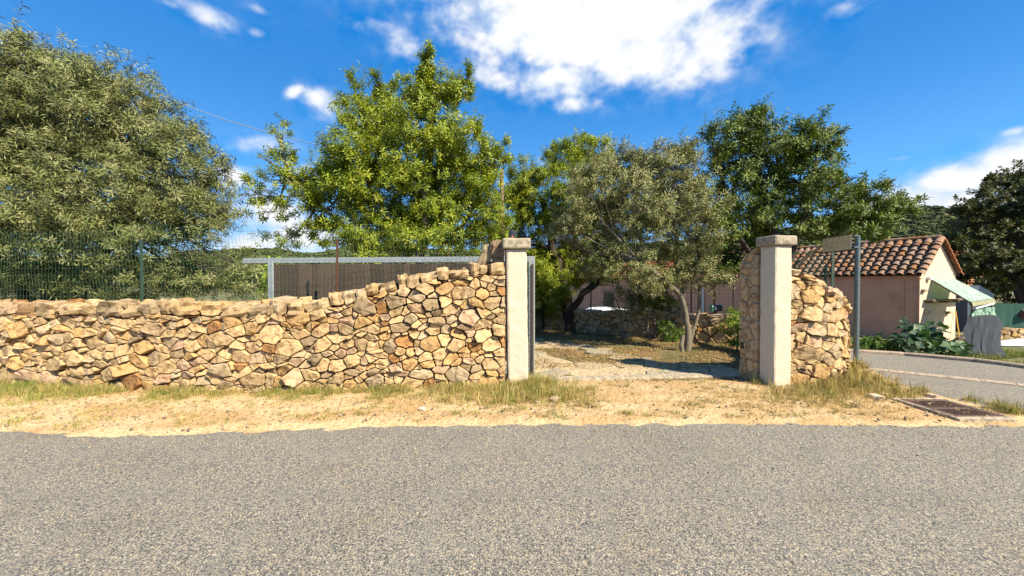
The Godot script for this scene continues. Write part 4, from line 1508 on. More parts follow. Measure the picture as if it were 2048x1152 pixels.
# ---------------------------------------------------------------- trees
func build_trees():
	var oliveA := [sprig(12, 0.085, 0.017, 0.22, 0.1), sprig(14, 0.075, 0.016, 0.26, 0.2)]
	var willow := [sprig(13, 0.14, 0.02, 0.3, 0.15), sprig(12, 0.12, 0.022, 0.26, 0.3)]
	var almond := [sprig(11, 0.1, 0.03, 0.2, 0.05, 0.5), sprig(12, 0.115, 0.03, 0.24, 0.25, 0.4)]
	var oak := [sprig(12, 0.1, 0.05, 0.2, 0.1, 0.3)]
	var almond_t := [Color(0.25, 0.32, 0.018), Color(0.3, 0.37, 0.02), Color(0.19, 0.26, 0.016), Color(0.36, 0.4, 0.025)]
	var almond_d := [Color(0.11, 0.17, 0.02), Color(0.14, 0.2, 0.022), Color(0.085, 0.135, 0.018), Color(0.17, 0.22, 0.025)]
	var olive_t := [Color(0.235, 0.25, 0.08), Color(0.29, 0.295, 0.125), Color(0.18, 0.2, 0.055), Color(0.27, 0.26, 0.09)]
	var willow_t := [Color(0.145, 0.17, 0.042), Color(0.19, 0.21, 0.07), Color(0.11, 0.135, 0.032), Color(0.25, 0.255, 0.11), Color(0.165, 0.18, 0.05)]
	# big grey-green tree on the left
	var D := 9.2
	var p := at(90, 566, D); p.y = 0
	var o := thing("willow_tree", "huge grey-green narrow-leaved tree behind the wire fence", "tree", p)
	tree(o, D, [[local(o, [p + Vector3(0, -0.2, 0), at(100, 520, D), at(80, 330, D), at(60, 200, D)]), 1.0], [local(o, [p + Vector3(0.1, 0, 0), at(200, 520, D), at(260, 380, D - 0.3), at(270, 270, D)]), 0.7], [local(o, [p, at(-20, 480, D), at(-90, 300, D + 0.3)]), 0.7]], 0.16,
		[[-150, 190, 180, 190], [20, 130, 70, 85], [60, 190, 110, 90], [-60, 330, 170, 130], [130, 215, 95, 90], [150, 160, 45, 45], [235, 190, 70, 75], [110, 310, 150, 95], [240, 290, 110, 95], [320, 270, 70, 80], [190, 400, 150, 90], [350, 370, 95, 95], [415, 345, 45, 70], [60, 460, 150, 90], [260, 480, 150, 75], [390, 460, 60, 55], [-90, 500, 150, 110], [110, 550, 170, 55], [300, 560, 150, 42], [420, 560, 80, 42], [490, 565, 52, 36], [500, 535, 28, 24], [440, 425, 30, 30, 0.0, 0.5]],
		1.3, 950.0, willow, M.leaf_olive, M.bark_dark, willow_t, 12, 0.35, 0.2)
	# bright almond tree in the middle
	D = 9.8
	p = at(840, 566, D); p.y = 0
	o = thing("almond_tree", "tall bright yellow-green almond tree rising behind the sliding gate", "tree", p)
	tree(o, D, [[local(o, [p + Vector3(0, -0.2, 0), at(838, 520, D), at(850, 380, D), at(862, 270, D), at(866, 190, D)]), 1.0], [local(o, [p, at(800, 500, D), at(740, 380, D), at(735, 260, D)]), 0.7], [local(o, [p, at(760, 510, D - 0.3), at(650, 420, D - 0.2), at(575, 350, D)]), 0.6], [local(o, [p, at(900, 490, D), at(960, 390, D)]), 0.6]], 0.13,
		[[866, 160, 20, 40, 0.0, 4.5], [858, 215, 48, 45, 0.1, 1.4], [912, 185, 26, 38, 0.0, 1.5], [935, 165, 12, 24, 0.0, 0.8], [790, 200, 42, 42], [728, 215, 38, 50], [760, 265, 70, 55], [850, 285, 85, 65], [920, 280, 45, 50], [700, 310, 50, 45], [740, 350, 95, 65], [850, 370, 110, 70], [945, 340, 60, 60], [990, 320, 28, 32], [650, 340, 36, 30], [670, 400, 70, 50], [780, 440, 110, 55], [900, 430, 95, 60], [980, 410, 38, 55], [970, 475, 50, 32], [860, 480, 100, 36], [740, 490, 80, 26], [560, 268, 9, 30, 0.0, 0.8], [572, 315, 18, 22, 0.0, 0.7], [536, 315, 26, 9, 0.0, 0.7], [612, 360, 32, 26, 0.1, 0.6], [560, 362, 40, 24, -0.2, 0.6], [508, 385, 34, 26, 0.1, 0.6], [606, 415, 44, 24, -0.2, 0.4], [545, 425, 42, 18, 0.1, 0.35], [590, 468, 56, 20, 0.2, 0.4], [660, 460, 54, 28, -0.2, 0.5], [560, 492, 30, 9, 0.0, 0.5], [740, 520, 24, 10, -0.9, 1.2]],
		1.1, 1300.0, almond, M.leaf_bright, M.bark_grey, almond_t, 12, 0.8, 0.2)
	# second almond, whose dark leaning trunk stands in the yard
	p = ground(1142, 664)
	D = -p.z
	o = thing("almond_tree", "almond tree with a dark leaning trunk standing inside the yard", "tree", p)
	tree(o, D, [[local(o, [p + Vector3(0, -0.2, 0), at(1136, 620, D), at(1128, 580, D), at(1105, 500, D), at(1085, 400, D)]), 1.0], [local(o, [at(1137, 625, D), at(1165, 588, D - 0.2), at(1215, 548, D - 0.3), at(1245, 500, D - 0.4)]), 0.62], [local(o, [at(1128, 580, D), at(1150, 480, D + 0.2), at(1160, 370, D)]), 0.6]], 0.2,
		[[1160, 305, 30, 34], [1120, 320, 40, 34], [1195, 310, 36, 30], [1060, 365, 46, 44], [1140, 375, 62, 46], [1030, 395, 36, 40], [1080, 440, 66, 46], [1160, 440, 62, 46], [1010, 470, 40, 46], [1060, 510, 56, 40], [1130, 520, 60, 40], [1200, 500, 50, 40], [1000, 540, 50, 46], [1085, 560, 50, 40], [1075, 610, 36, 30], [1140, 560, 40, 26], [1110, 590, 34, 26], [1190, 545, 50, 24], [1100, 540, 60, 30]],
		1.4, 1300.0, almond, M.leaf_bright, M.bark_dark, almond_t, 8, 0.7, 0.28)
	# olive in the yard
	p = ground(1374, 703)
	D = -p.z
	o = thing("olive_tree", "grey-leaved olive tree with several pale twisted stems in the yard", "tree", p)
	tree(o, D, [[local(o, [p + Vector3(0, -0.15, 0), at(1376, 680, D), at(1372, 640, D), at(1360, 590, D), at(1325, 558, D - 0.2), at(1275, 520, D - 0.3)]), 1.0], [local(o, [at(1378, 690, D), at(1385, 660, D), at(1398, 610, D), at(1396, 560, D), at(1385, 480, D)]), 0.62], [local(o, [at(1372, 650, D), at(1366, 600, D + 0.1), at(1358, 540, D + 0.1), at(1345, 440, D)]), 0.75], [local(o, [p + Vector3(-0.12, -0.1, 0.05), at(1362, 690, D - 0.05), at(1366, 670, D)]), 0.8]], 0.08,
		[[1345, 322, 42, 38], [1268, 330, 40, 34], [1280, 420, 60, 40], [1300, 345, 52, 40], [1215, 340, 56, 44], [1170, 385, 42, 40], [1250, 385, 70, 46], [1360, 370, 54, 50], [1390, 330, 28, 40], [1405, 410, 34, 50], [1320, 420, 70, 46], [1210, 435, 70, 42], [1145, 445, 34, 40], [1280, 470, 80, 36], [1370, 465, 56, 40], [1200, 490, 56, 30], [1260, 520, 52, 26, 0.0, 0.7], [1350, 520, 52, 32], [1405, 500, 30, 40], [1385, 555, 42, 30], [1425, 540, 24, 26], [1330, 560, 26, 20, 0.0, 0.7], [1120, 470, 22, 26], [1240, 545, 44, 22], [1300, 555, 40, 20], [1180, 530, 40, 24], [1420, 565, 24, 24]],
		1.0, 2000.0, oliveA, M.leaf_olive, M.bark_grey, olive_t, 10, 0.45, 0.28)
	# dark almond behind the right pillar
	D = 9.3
	p = at(1590, 566, D); p.y = gy(p.x, D)
	o = thing("almond_tree", "spreading dark green almond tree behind the right gate pillar", "tree", p)
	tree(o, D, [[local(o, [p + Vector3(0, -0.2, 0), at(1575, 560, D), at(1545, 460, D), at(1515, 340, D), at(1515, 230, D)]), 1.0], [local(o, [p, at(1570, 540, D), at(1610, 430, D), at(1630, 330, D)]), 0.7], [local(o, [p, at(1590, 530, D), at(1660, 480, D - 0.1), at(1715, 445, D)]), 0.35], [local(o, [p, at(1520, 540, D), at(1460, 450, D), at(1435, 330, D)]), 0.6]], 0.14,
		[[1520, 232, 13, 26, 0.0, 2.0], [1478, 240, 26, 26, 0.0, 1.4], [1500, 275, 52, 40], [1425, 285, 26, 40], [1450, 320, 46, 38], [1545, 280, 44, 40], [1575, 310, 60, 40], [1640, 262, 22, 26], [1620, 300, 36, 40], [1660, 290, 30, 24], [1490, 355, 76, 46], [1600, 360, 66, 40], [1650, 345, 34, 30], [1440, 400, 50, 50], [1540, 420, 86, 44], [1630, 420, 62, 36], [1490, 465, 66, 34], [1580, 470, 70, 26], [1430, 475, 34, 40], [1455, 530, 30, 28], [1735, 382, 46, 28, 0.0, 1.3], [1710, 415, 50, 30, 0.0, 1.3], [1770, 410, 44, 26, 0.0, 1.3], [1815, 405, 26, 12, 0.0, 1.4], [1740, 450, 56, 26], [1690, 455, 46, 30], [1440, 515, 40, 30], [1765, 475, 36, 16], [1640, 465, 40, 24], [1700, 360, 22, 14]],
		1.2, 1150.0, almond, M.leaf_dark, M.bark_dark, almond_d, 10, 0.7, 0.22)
	# oak far right
	D = 24.0
	p = at(2050, 566, D); p.y = gy(p.x, D)
	o = thing("oak_tree", "broad dark evergreen oak standing beyond the shed", "tree", p)
	var oak_big := [sprig(14, 0.2, 0.1, 0.42, 0.1, 0.3)]
	tree(o, D, [[local(o, [p + Vector3(0, -0.3, 0), at(2046, 560, D), at(2040, 480, D), at(2035, 400, D)]), 1.0], [local(o, [p, at(2020, 540, D), at(1975, 450, D)]), 0.6]], 0.35,
		[[2040, 350, 45, 24], [2015, 375, 40, 26], [2070, 385, 60, 50], [1955, 410, 40, 22], [1985, 430, 56, 24], [2040, 430, 60, 34], [1930, 450, 32, 22], [1960, 480, 60, 28], [2030, 490, 70, 36], [1925, 500, 34, 24], [1980, 530, 60, 34], [2050, 550, 66, 40], [1955, 570, 46, 30], [2000, 590, 50, 30], [2130, 470, 70, 110], [1935, 545, 30, 30]],
		2.6, 170.0, oak_big, M.leaf_dark, M.bark_dark, [Color(0.08, 0.09, 0.02), Color(0.11, 0.11, 0.028), Color(0.055, 0.068, 0.016)], 8, 0.5, 0.25)
	# shrubs in the yard
	p = ground(1248, 681); D = -p.z
	o = thing("shrub", "thin twiggy shrub with slender stems against the yard wall", "shrub", p)
	tree(o, D, [[local(o, [p, at(1243, 655, D), at(1238, 615, D), at(1230, 595, D)]), 1.0], [local(o, [p, at(1256, 650, D), at(1262, 610, D)]), 0.9]], 0.03, [[1235, 600, 30, 24, 0, 0.45], [1262, 605, 24, 22, 0, 0.5], [1215, 612, 20, 14, 0, 0.4], [1250, 580, 24, 16, 0, 0.4]], 0.4, 800.0, oliveA, M.leaf_dark, M.bark_grey, almond_d, 16, 0.5, 0.3)
	p = ground(1302, 679); D = -p.z
	o = thing("shrub", "dense dark shrub on bent stems beside the olive tree", "shrub", p)
	tree(o, D, [[local(o, [p, at(1294, 660, D), at(1296, 625, D), at(1300, 595, D)]), 1.0], [local(o, [p + Vector3(0.1, 0, 0), at(1310, 665, D), at(1306, 625, D)]), 0.9]], 0.035, [[1295, 580, 32, 28], [1330, 590, 30, 30], [1340, 620, 20, 22], [1275, 600, 20, 20, 0, 0.6], [1320, 560, 36, 20]], 0.5, 1000.0, almond, M.leaf_dark, M.bark_grey, almond_d, 8, 0.4, 0.25)
	p = ground(1340, 684); D = -p.z
	o = thing("shrub", "small fresh green bush at the foot of the olive tree", "shrub", p)
	tree(o, D, [[local(o, [p, p + Vector3(0.02, 0.25, 0)]), 1.0]], 0.02, [[1340, 664, 20, 16], [1328, 656, 12, 12], [1352, 672, 14, 12]], 0.3, 1900.0, [sprig(10, 0.06, 0.025, 0.14, 0.1)], M.leaf_bright, M.bark_grey, [Color(0.1, 0.2, 0.03), Color(0.14, 0.25, 0.04)], 5, 0.6, 0.4)
	p = ground(1474, 705); D = -p.z
	o = thing("shrub", "yellow-green leafy bush beside the mortared gate pier", "shrub", p)
	tree(o, D, [[local(o, [p, p + Vector3(0, 0.5, 0)]), 1.0]], 0.02, [[1472, 640, 14, 14], [1466, 656, 16, 16], [1474, 676, 14, 18], [1480, 650, 12, 18], [1464, 692, 8, 8]], 0.3, 1700.0, [sprig(10, 0.08, 0.025, 0.16, 0.1)], M.leaf_bright, M.bark_grey, [Color(0.26, 0.36, 0.03), Color(0.2, 0.31, 0.03)], 5, 0.6, 0.4)
	p = ground(1085, 662); D = -p.z
	o = thing("shrub", "dark evergreen shrub under the almond at the yard's far end", "shrub", p)
	tree(o, D, [[local(o, [p, p + Vector3(0, 0.8, 0)]), 1.0]], 0.05, [[1085, 630, 26, 30], [1062, 610, 26, 40], [1105, 600, 24, 34], [1080, 575, 30, 26]], 0.8, 520.0, oliveA, M.leaf_dark, M.bark_dark, almond_d, 6, 0.5, 0.3)
	# palm-like bush seen through the gate frame
	p = at(552, 566, 8.2); p.y = 0
	o = thing("shrub", "bright lime green bush glimpsed beside the sliding gate's post", "shrub", p)
	tree(o, 8.2, [[local(o, [p, p + Vector3(0, 1.2, 0)]), 1.0]], 0.03, [[550, 545, 13, 22], [556, 570, 13, 22]], 0.2, 1500.0, [sprig(9, 0.16, 0.03, 0.2, 0.1)], M.leaf_bright, M.bark_grey, [Color(0.3, 0.42, 0.03)], 4, 0.8, 0.5)
	# plants at the shed's foot
	p = ground(1755, 707); D = -p.z
	o = thing("hedge", "low bright green hedge between the lane kerb and the shed", "hedge", p)
	tree(o, D + 0.25, [[local(o, [p + Vector3(0, 0, -0.2), p + Vector3(0, 0.2, -0.2)]), 1.0]], 0.02, [[1728, 694, 14, 13], [1745, 692, 16, 14], [1765, 693, 16, 13], [1783, 699, 13, 10], [1720, 690, 12, 14]], 0.4, 2100.0, [sprig(10, 0.05, 0.03, 0.12, 0.1)], M.leaf_bright, M.bark_dark, [Color(0.08, 0.17, 0.02), Color(0.11, 0.21, 0.025)], 4, 0.9, 0.6)
	var big := [sprig(7, 0.24, 0.19, 0.26, 0.35), sprig(8, 0.2, 0.15, 0.22, 0.45)]
	for q in [[1850, 712, "large-leaved dark green plant sprawling at the shed's sunlit corner", [[1845, 672, 30, 16], [1870, 680, 34, 18], [1830, 690, 30, 14], [1880, 697, 30, 12], [1850, 700, 34, 10], [1815, 686, 18, 12]]], [1800, 709, "blue-green big-leaved plant beside the low hedge", [[1800, 692, 22, 12], [1785, 690, 12, 12], [1815, 700, 16, 8]]], [1915, 714, "dark sprawling leafy plant beside the hanging grey tarp", [[1905, 690, 24, 16], [1930, 700, 24, 12], [1912, 706, 24, 8]]]]:
		p = ground(q[0], q[1]); D = -p.z
		o = thing("leafy_plant", q[2], "plant", p)
		tree(o, D + 0.3, [[local(o, [p + Vector3(0, 0, -0.3), p + Vector3(0, 0.25, -0.3)]), 1.0]], 0.02, q[3], 0.7, 130.0, big, M.leaf_dark, M.bark_dark, [Color(0.045, 0.1, 0.045), Color(0.06, 0.125, 0.04), Color(0.035, 0.08, 0.035)], 5, 0.9, 0.6)

# ---------------------------------------------------------------- lean-to beside the shed
func cloth(b: MB, rows: Array, n: int, amp: float, sd: float):
	# a hanging cloth lofted over rows of two end points each, with folds
	var gr := []
	for r in rows.size():
		var row := []
		for i in n + 1:
			var t := float(i) / n
			var p: Vector3 = rows[r][0].lerp(rows[r][1], t)
			var f := (noise.get_noise_2d(t * 38.0 + sd, r * 3.0) + 0.5 * noise.get_noise_2d(t * 90.0 + sd, r * 7.0)) * amp
			row.append(p - HL * f + HG * f * 0.4)
		gr.append(row)
	for r in rows.size() - 1:
		for i in n:
			var o: Vector3 = gr[r][i] + HL
			b.quad(gr[r][i], gr[r][i + 1], gr[r + 1][i + 1], gr[r + 1][i], o)

func bar(b: MB, p: Vector3, q: Vector3, w: float, h: float):
	var x := (q - p).normalized()
	var z := x.cross(Vector3.UP).normalized()
	cbox(b, (p + q) * 0.5, Vector3(p.distance_to(q), h, w), minf(w, h) * 0.15, Basis(x, z.cross(x), z))

func build_lean_to():
	# corrugated awning
	var a := on_gable(1862, 558)
	var b2 := on_gable(1906, 556)
	var c := on_gable(1940, 603, 1.05)
	var d := on_gable(1987, 597, 1.05)
	var o := thing("awning", "pale green corrugated plastic awning sloping from the shed gable", "awning", a)
	var m := MB.new()
	var n := 60
	for i in n:
		var q := []
		for e in [[i, 0], [i + 1, 0], [i + 1, 1], [i, 1]]:
			var t: float = float(e[0]) / n
			var p: Vector3 = a.lerp(b2, t).lerp(c.lerp(d, t), e[1])
			q.append(p - a + Vector3(0, 0.018 * sin(e[0] * PI * 0.5), 0))
		m.quad(q[0], q[1], q[2], q[3], Vector3(0, -50, 0))
	part("corrugated_sheet", m.mesh(), M.sheet_green, o)
	for e in [0.04, 0.96]:
		var r := MB.new()
		bar(r, a.lerp(b2, e) - a + Vector3(0, -0.05, 0), c.lerp(d, e) - a + Vector3(0, -0.05, 0), 0.04, 0.05)
		part("rafter", r.mesh(), M.plank, o)
	var bm := MB.new()
	bar(bm, c - a + Vector3(0, -0.09, 0), d - a + Vector3(0, -0.09, 0), 0.05, 0.06)
	part("edge_beam", bm.mesh(), M.plank, o)
	for e in [0.08, 0.92]:
		var pm := MB.new()
		var tp := c.lerp(d, e)
		var bt := Vector3(tp.x, gy(tp.x, -tp.z) - 0.05, tp.z)
		tube(pm, [bt - a, tp - a + Vector3(0, -0.1, 0)], [0.035, 0.03], 7)
		part("support_post", pm.mesh(), M.plank, o)
	# ledge plank across the gable under the awning
	var l0 := on_gable(1856, 601, 0.12)
	var l1 := on_gable(1932, 598, 0.12)
	o = thing("shelf_plank", "weathered plank shelf fixed across the gable beneath the awning", "shelf", l0)
	m = MB.new()
	bar(m, Vector3.ZERO, l1 - l0, 0.26, 0.05)
	part("plank", m.mesh(), M.plank, o)
	for t in [0.06, 0.4, 0.72]:
		m = MB.new()
		cbox(m, (l1 - l0) * t + Vector3(0, -0.06, 0) + HL * 0.02, Vector3(0.07, 0.08, 0.2), 0.008, Basis(HG, Vector3.UP, HG.cross(Vector3.UP)))
		part("bracket", m.mesh(), M.plank, o)
	# mossy gutter cloth and white batten at the awning's lower edge
	o = thing("edge_cloth", "mossy pale cloth hanging along the awning's lower edge", "cloth", c)
	m = MB.new()
	cloth(m, [[c - c - HL * 0.02 + Vector3(0, -0.01, 0), d - c - HL * 0.02 + Vector3(0, -0.01, 0)], [c - c - HL * 0.06 + Vector3(0, -0.16, 0), d - c - HL * 0.06 + Vector3(0, -0.14, 0)]], 24, 0.03, 3.0)
	part("cloth", m.mesh(), mat(lin(0.34, 0.33, 0.2), 0.95, T.mottle, 3.0), o)
	var w0 := on_gable(1951, 617, 1.15)
	var w1 := on_gable(1988, 607, 1.15)
	o = thing("batten", "white batten hung level below the awning's lower edge", "batten", w0)
	m = MB.new()
	bar(m, Vector3.ZERO, w1 - w0, 0.03, 0.05)
	part("bar", m.mesh(), M.white_paint, o)
	var s0 := on_gable(1945, 618, 1.1)
	var s1 := on_gable(1986, 614, 1.1)
	var s2 := on_gable(1947, 636, 1.1)
	var s3 := on_gable(1988, 632, 1.1)
	o = thing("green_cloth", "pale green cloth tucked above the grey tarp", "cloth", s0)
	m = MB.new()
	cloth(m, [[Vector3.ZERO, s1 - s0], [(s2 - s0) * 0.5, s1 - s0 + (s3 - s1) * 0.5], [s2 - s0, s3 - s0]], 26, 0.09, 11.0)
	part("cloth", m.mesh(), mat(lin(0.36, 0.56, 0.43), 0.7, T.mottle, 2.0), o)
	# grey tarp bundle hanging to the ground
	var g := ground(1968, 712)
	var top := on_gable(1967, 630, 1.1)
	o = thing("tarp", "dark grey tarpaulin draped in folds down to the grass", "tarpaulin", g)
	m = MB.new()
	var prof := [[0.0, 0.46, 0.1], [0.06, 0.44, -0.02], [0.2, 0.4, -0.1], [0.45, 0.5, -0.02], [0.75, 0.5, 0.0], [1.0, 0.42, 0.0]]
	var hh := top.y - g.y
	var axis := Vector3(top.x - g.x, 0, top.z - g.z)
	var rows := []
	for k in 15:
		var t := k / 14.0
		var i := 0
		while i < prof.size() - 2 and t > prof[i + 1][0]: i += 1
		var u: float = (t - prof[i][0]) / (prof[i + 1][0] - prof[i][0])
		var r := lerpf(prof[i][1], prof[i + 1][1], u)
		var row := []
		for j in 40:
			var an := TAU * j / 40.0
			var f := 1.0 + 0.5 * noise.get_noise_3d(cos(an) * 30.0, t * 9.0, sin(an) * 22.0) + 0.16 * noise.get_noise_3d(cos(an) * 60.0, t * 22.0, sin(an) * 60.0)
			row.append(axis * t + Vector3(0, hh * t, 0) + HG * cos(an) * r * f * 0.95 + HL * sin(an) * r * f * 0.55 + HG * lerpf(prof[i][2], prof[i + 1][2], u))
		rows.append(row)
	for k in 14:
		var ctr := axis * (k / 14.0) + Vector3(0, hh * k / 14.0, 0)
		for j in 40:
			m.quad(rows[k][j], rows[k][(j + 1) % 40], rows[k + 1][(j + 1) % 40], rows[k + 1][j], ctr)
	for j in 40: m.tri(rows[14][j], rows[14][(j + 1) % 40], axis + Vector3(0, hh, 0), axis)
	part("sheet", m.mesh(), M.tarp, o)
	# broom
	var h0 := on_gable(1919, 668, 0.22)
	var h1 := on_gable(1911, 622, 0.05)
	h0.y = gy(h0.x, -h0.z) + 0.02
	o = thing("broom", "yellow-handled broom leaning on the shed gable", "broom", h0)
	m = MB.new()
	tube(m, [Vector3(0, 0.1, 0), h1 - h0], [0.016, 0.016], 7)
	part("handle", m.mesh(), M.yellow, o)
	m = MB.new()
	cbox(m, Vector3(0, 0.09, 0), Vector3(0.34, 0.05, 0.07), 0.012, Basis(HG, Vector3.UP, HG.cross(Vector3.UP)))
	part("head", m.mesh(), M.black, o)
	m = MB.new()
	cbox(m, Vector3(0, 0.035, 0), Vector3(0.35, 0.08, 0.09), 0.02, Basis(HG, Vector3.UP, HG.cross(Vector3.UP)), 0.006)
	part("bristles", m.mesh(), M.bag, o)
	# blue tarp tent behind
	var q := at(1962, 566, 18.0)
	o = thing("tarp_shelter", "blue-grey tarpaulin shelter peeking above the awning", "shelter", Vector3(q.x, gy(q.x, 18.0), q.z))
	m = MB.new()
	var hy := at(1960, 571, 18.0).y - o.position.y
	var wv := 0.62
	var e0 := [Vector3(-wv, 0, 0), Vector3(-wv, hy - 0.12, 0), Vector3(-wv * 0.85, hy, -0.4), Vector3(wv * 0.7, hy, -0.4), Vector3(wv, hy - 0.4, 0), Vector3(wv * 1.1, 0, 0)]
	for i in 5:
		m.quad(e0[i], e0[i + 1], e0[i + 1] + Vector3(0, 0, -1.4), e0[i] + Vector3(0, 0, -1.4), Vector3(0, hy * 0.5, -0.7))
	for zz in [0.0, -1.4]:
		for i in range(1, 5): m.tri(e0[0] + Vector3(0, 0, zz), e0[i] + Vector3(0, 0, zz), e0[i + 1] + Vector3(0, 0, zz), Vector3(0, hy * 0.5, -0.7))
	part("tarpaulin", m.mesh(), M.tarp_blue, o)
	# far garden wall with a green net screen
	var f0 := ground(1990, 676)
	var f1 := ground(2190, 680)
	o = thing("garden_wall", "low stone garden wall below the dark green screen", "stone wall")
	stone_wall(o, [Vector2(f0.x, -f0.z), Vector2(f1.x, -f1.z)], func(_u): return 0.42, 0.3, [[0.09, 0.13, 200], [0.05, 0.08, 600]], 1.4)
	o = thing("net_screen", "dark green shade-net screen above the low garden wall", "screen", f0)
	var nh := at(2000, 607, -f0.z).y
	m = MB.new()
	var k0 := Vector3(0, 0.4, -0.12)
	var dir := f1 - f0
	for i in 40:
		var t0 := i / 40.0
		var t1 := (i + 1) / 40.0
		var z0 := Vector3(0, 0, 0.03 * noise.get_noise_1d(t0 * 160.0))
		var z1 := Vector3(0, 0, 0.03 * noise.get_noise_1d(t1 * 160.0))
		var up := Vector3(0, nh - f0.y - 0.4, 0)
		m.quad(k0 + dir * t0 + z0, k0 + dir * t1 + z1, k0 + dir * t1 + z1 * 0.3 + up, k0 + dir * t0 + z0 * 0.3 + up, Vector3(0, 0.5, -60))
	part("net", m.mesh(), M.net_green, o)
	for t in [0.0, 0.17, 0.5, 0.83, 1.0]:
		m = MB.new()
		tube(m, [dir * t + Vector3(0, 0, -0.16), dir * t + Vector3(0, nh - f0.y + 0.02, -0.16)], [0.025, 0.025], 7)
		part("post", m.mesh(), M.net_green, o)
	# dark rounded bag hung on the screen
	var bg := at(2044, 629, -f0.z - 0.0) + Vector3(0, 0, 0.12)
	o = thing("hanging_bag", "dark reddish rounded bag hanging on the green screen", "bag", bg)
	m = MB.new()
	boulder(m, Vector3.ZERO, Vector3(0.22, 0.2, 0.12), Basis.IDENTITY, 2.0, 5, 0.35, 0.1)
	part("sack", m.mesh(), M.bag, o)
	m = MB.new()
	tube(m, [Vector3(-0.1, 0.15, 0), Vector3(-0.05, 0.3, -0.1), Vector3(0.05, 0.3, -0.1), Vector3(0.1, 0.15, 0)], [0.012, 0.012, 0.012, 0.012], 5)
	part("strap", m.mesh(), M.black, o)
	# white plastic sheet on the grass
	var sh := ground(2030, 687)
	o = thing("plastic_sheet", "crumpled white plastic sheet lying on the grass", "plastic sheet", sh)
	var poly := PackedVector2Array([g2(1998, 684), g2(2035, 679), g2(2120, 681), g2(2130, 690), g2(2060, 691), g2(2005, 691)])
	m = MB.new()
	var sm := sheet(poly, 0.07, 0.04, func(p: Vector2, dd: float): return 0.03 + 0.035 * absf(noise.get_noise_2d(p.x * 34.0, p.y * 34.0)) + 0.03 * smoothstep(0.0, 0.3, dd), func(_p, _d): return Color.WHITE)
	part("sheet", sm, mat(lin(0.72, 0.74, 0.76), 0.35, null, 1.0), o).position = -sh

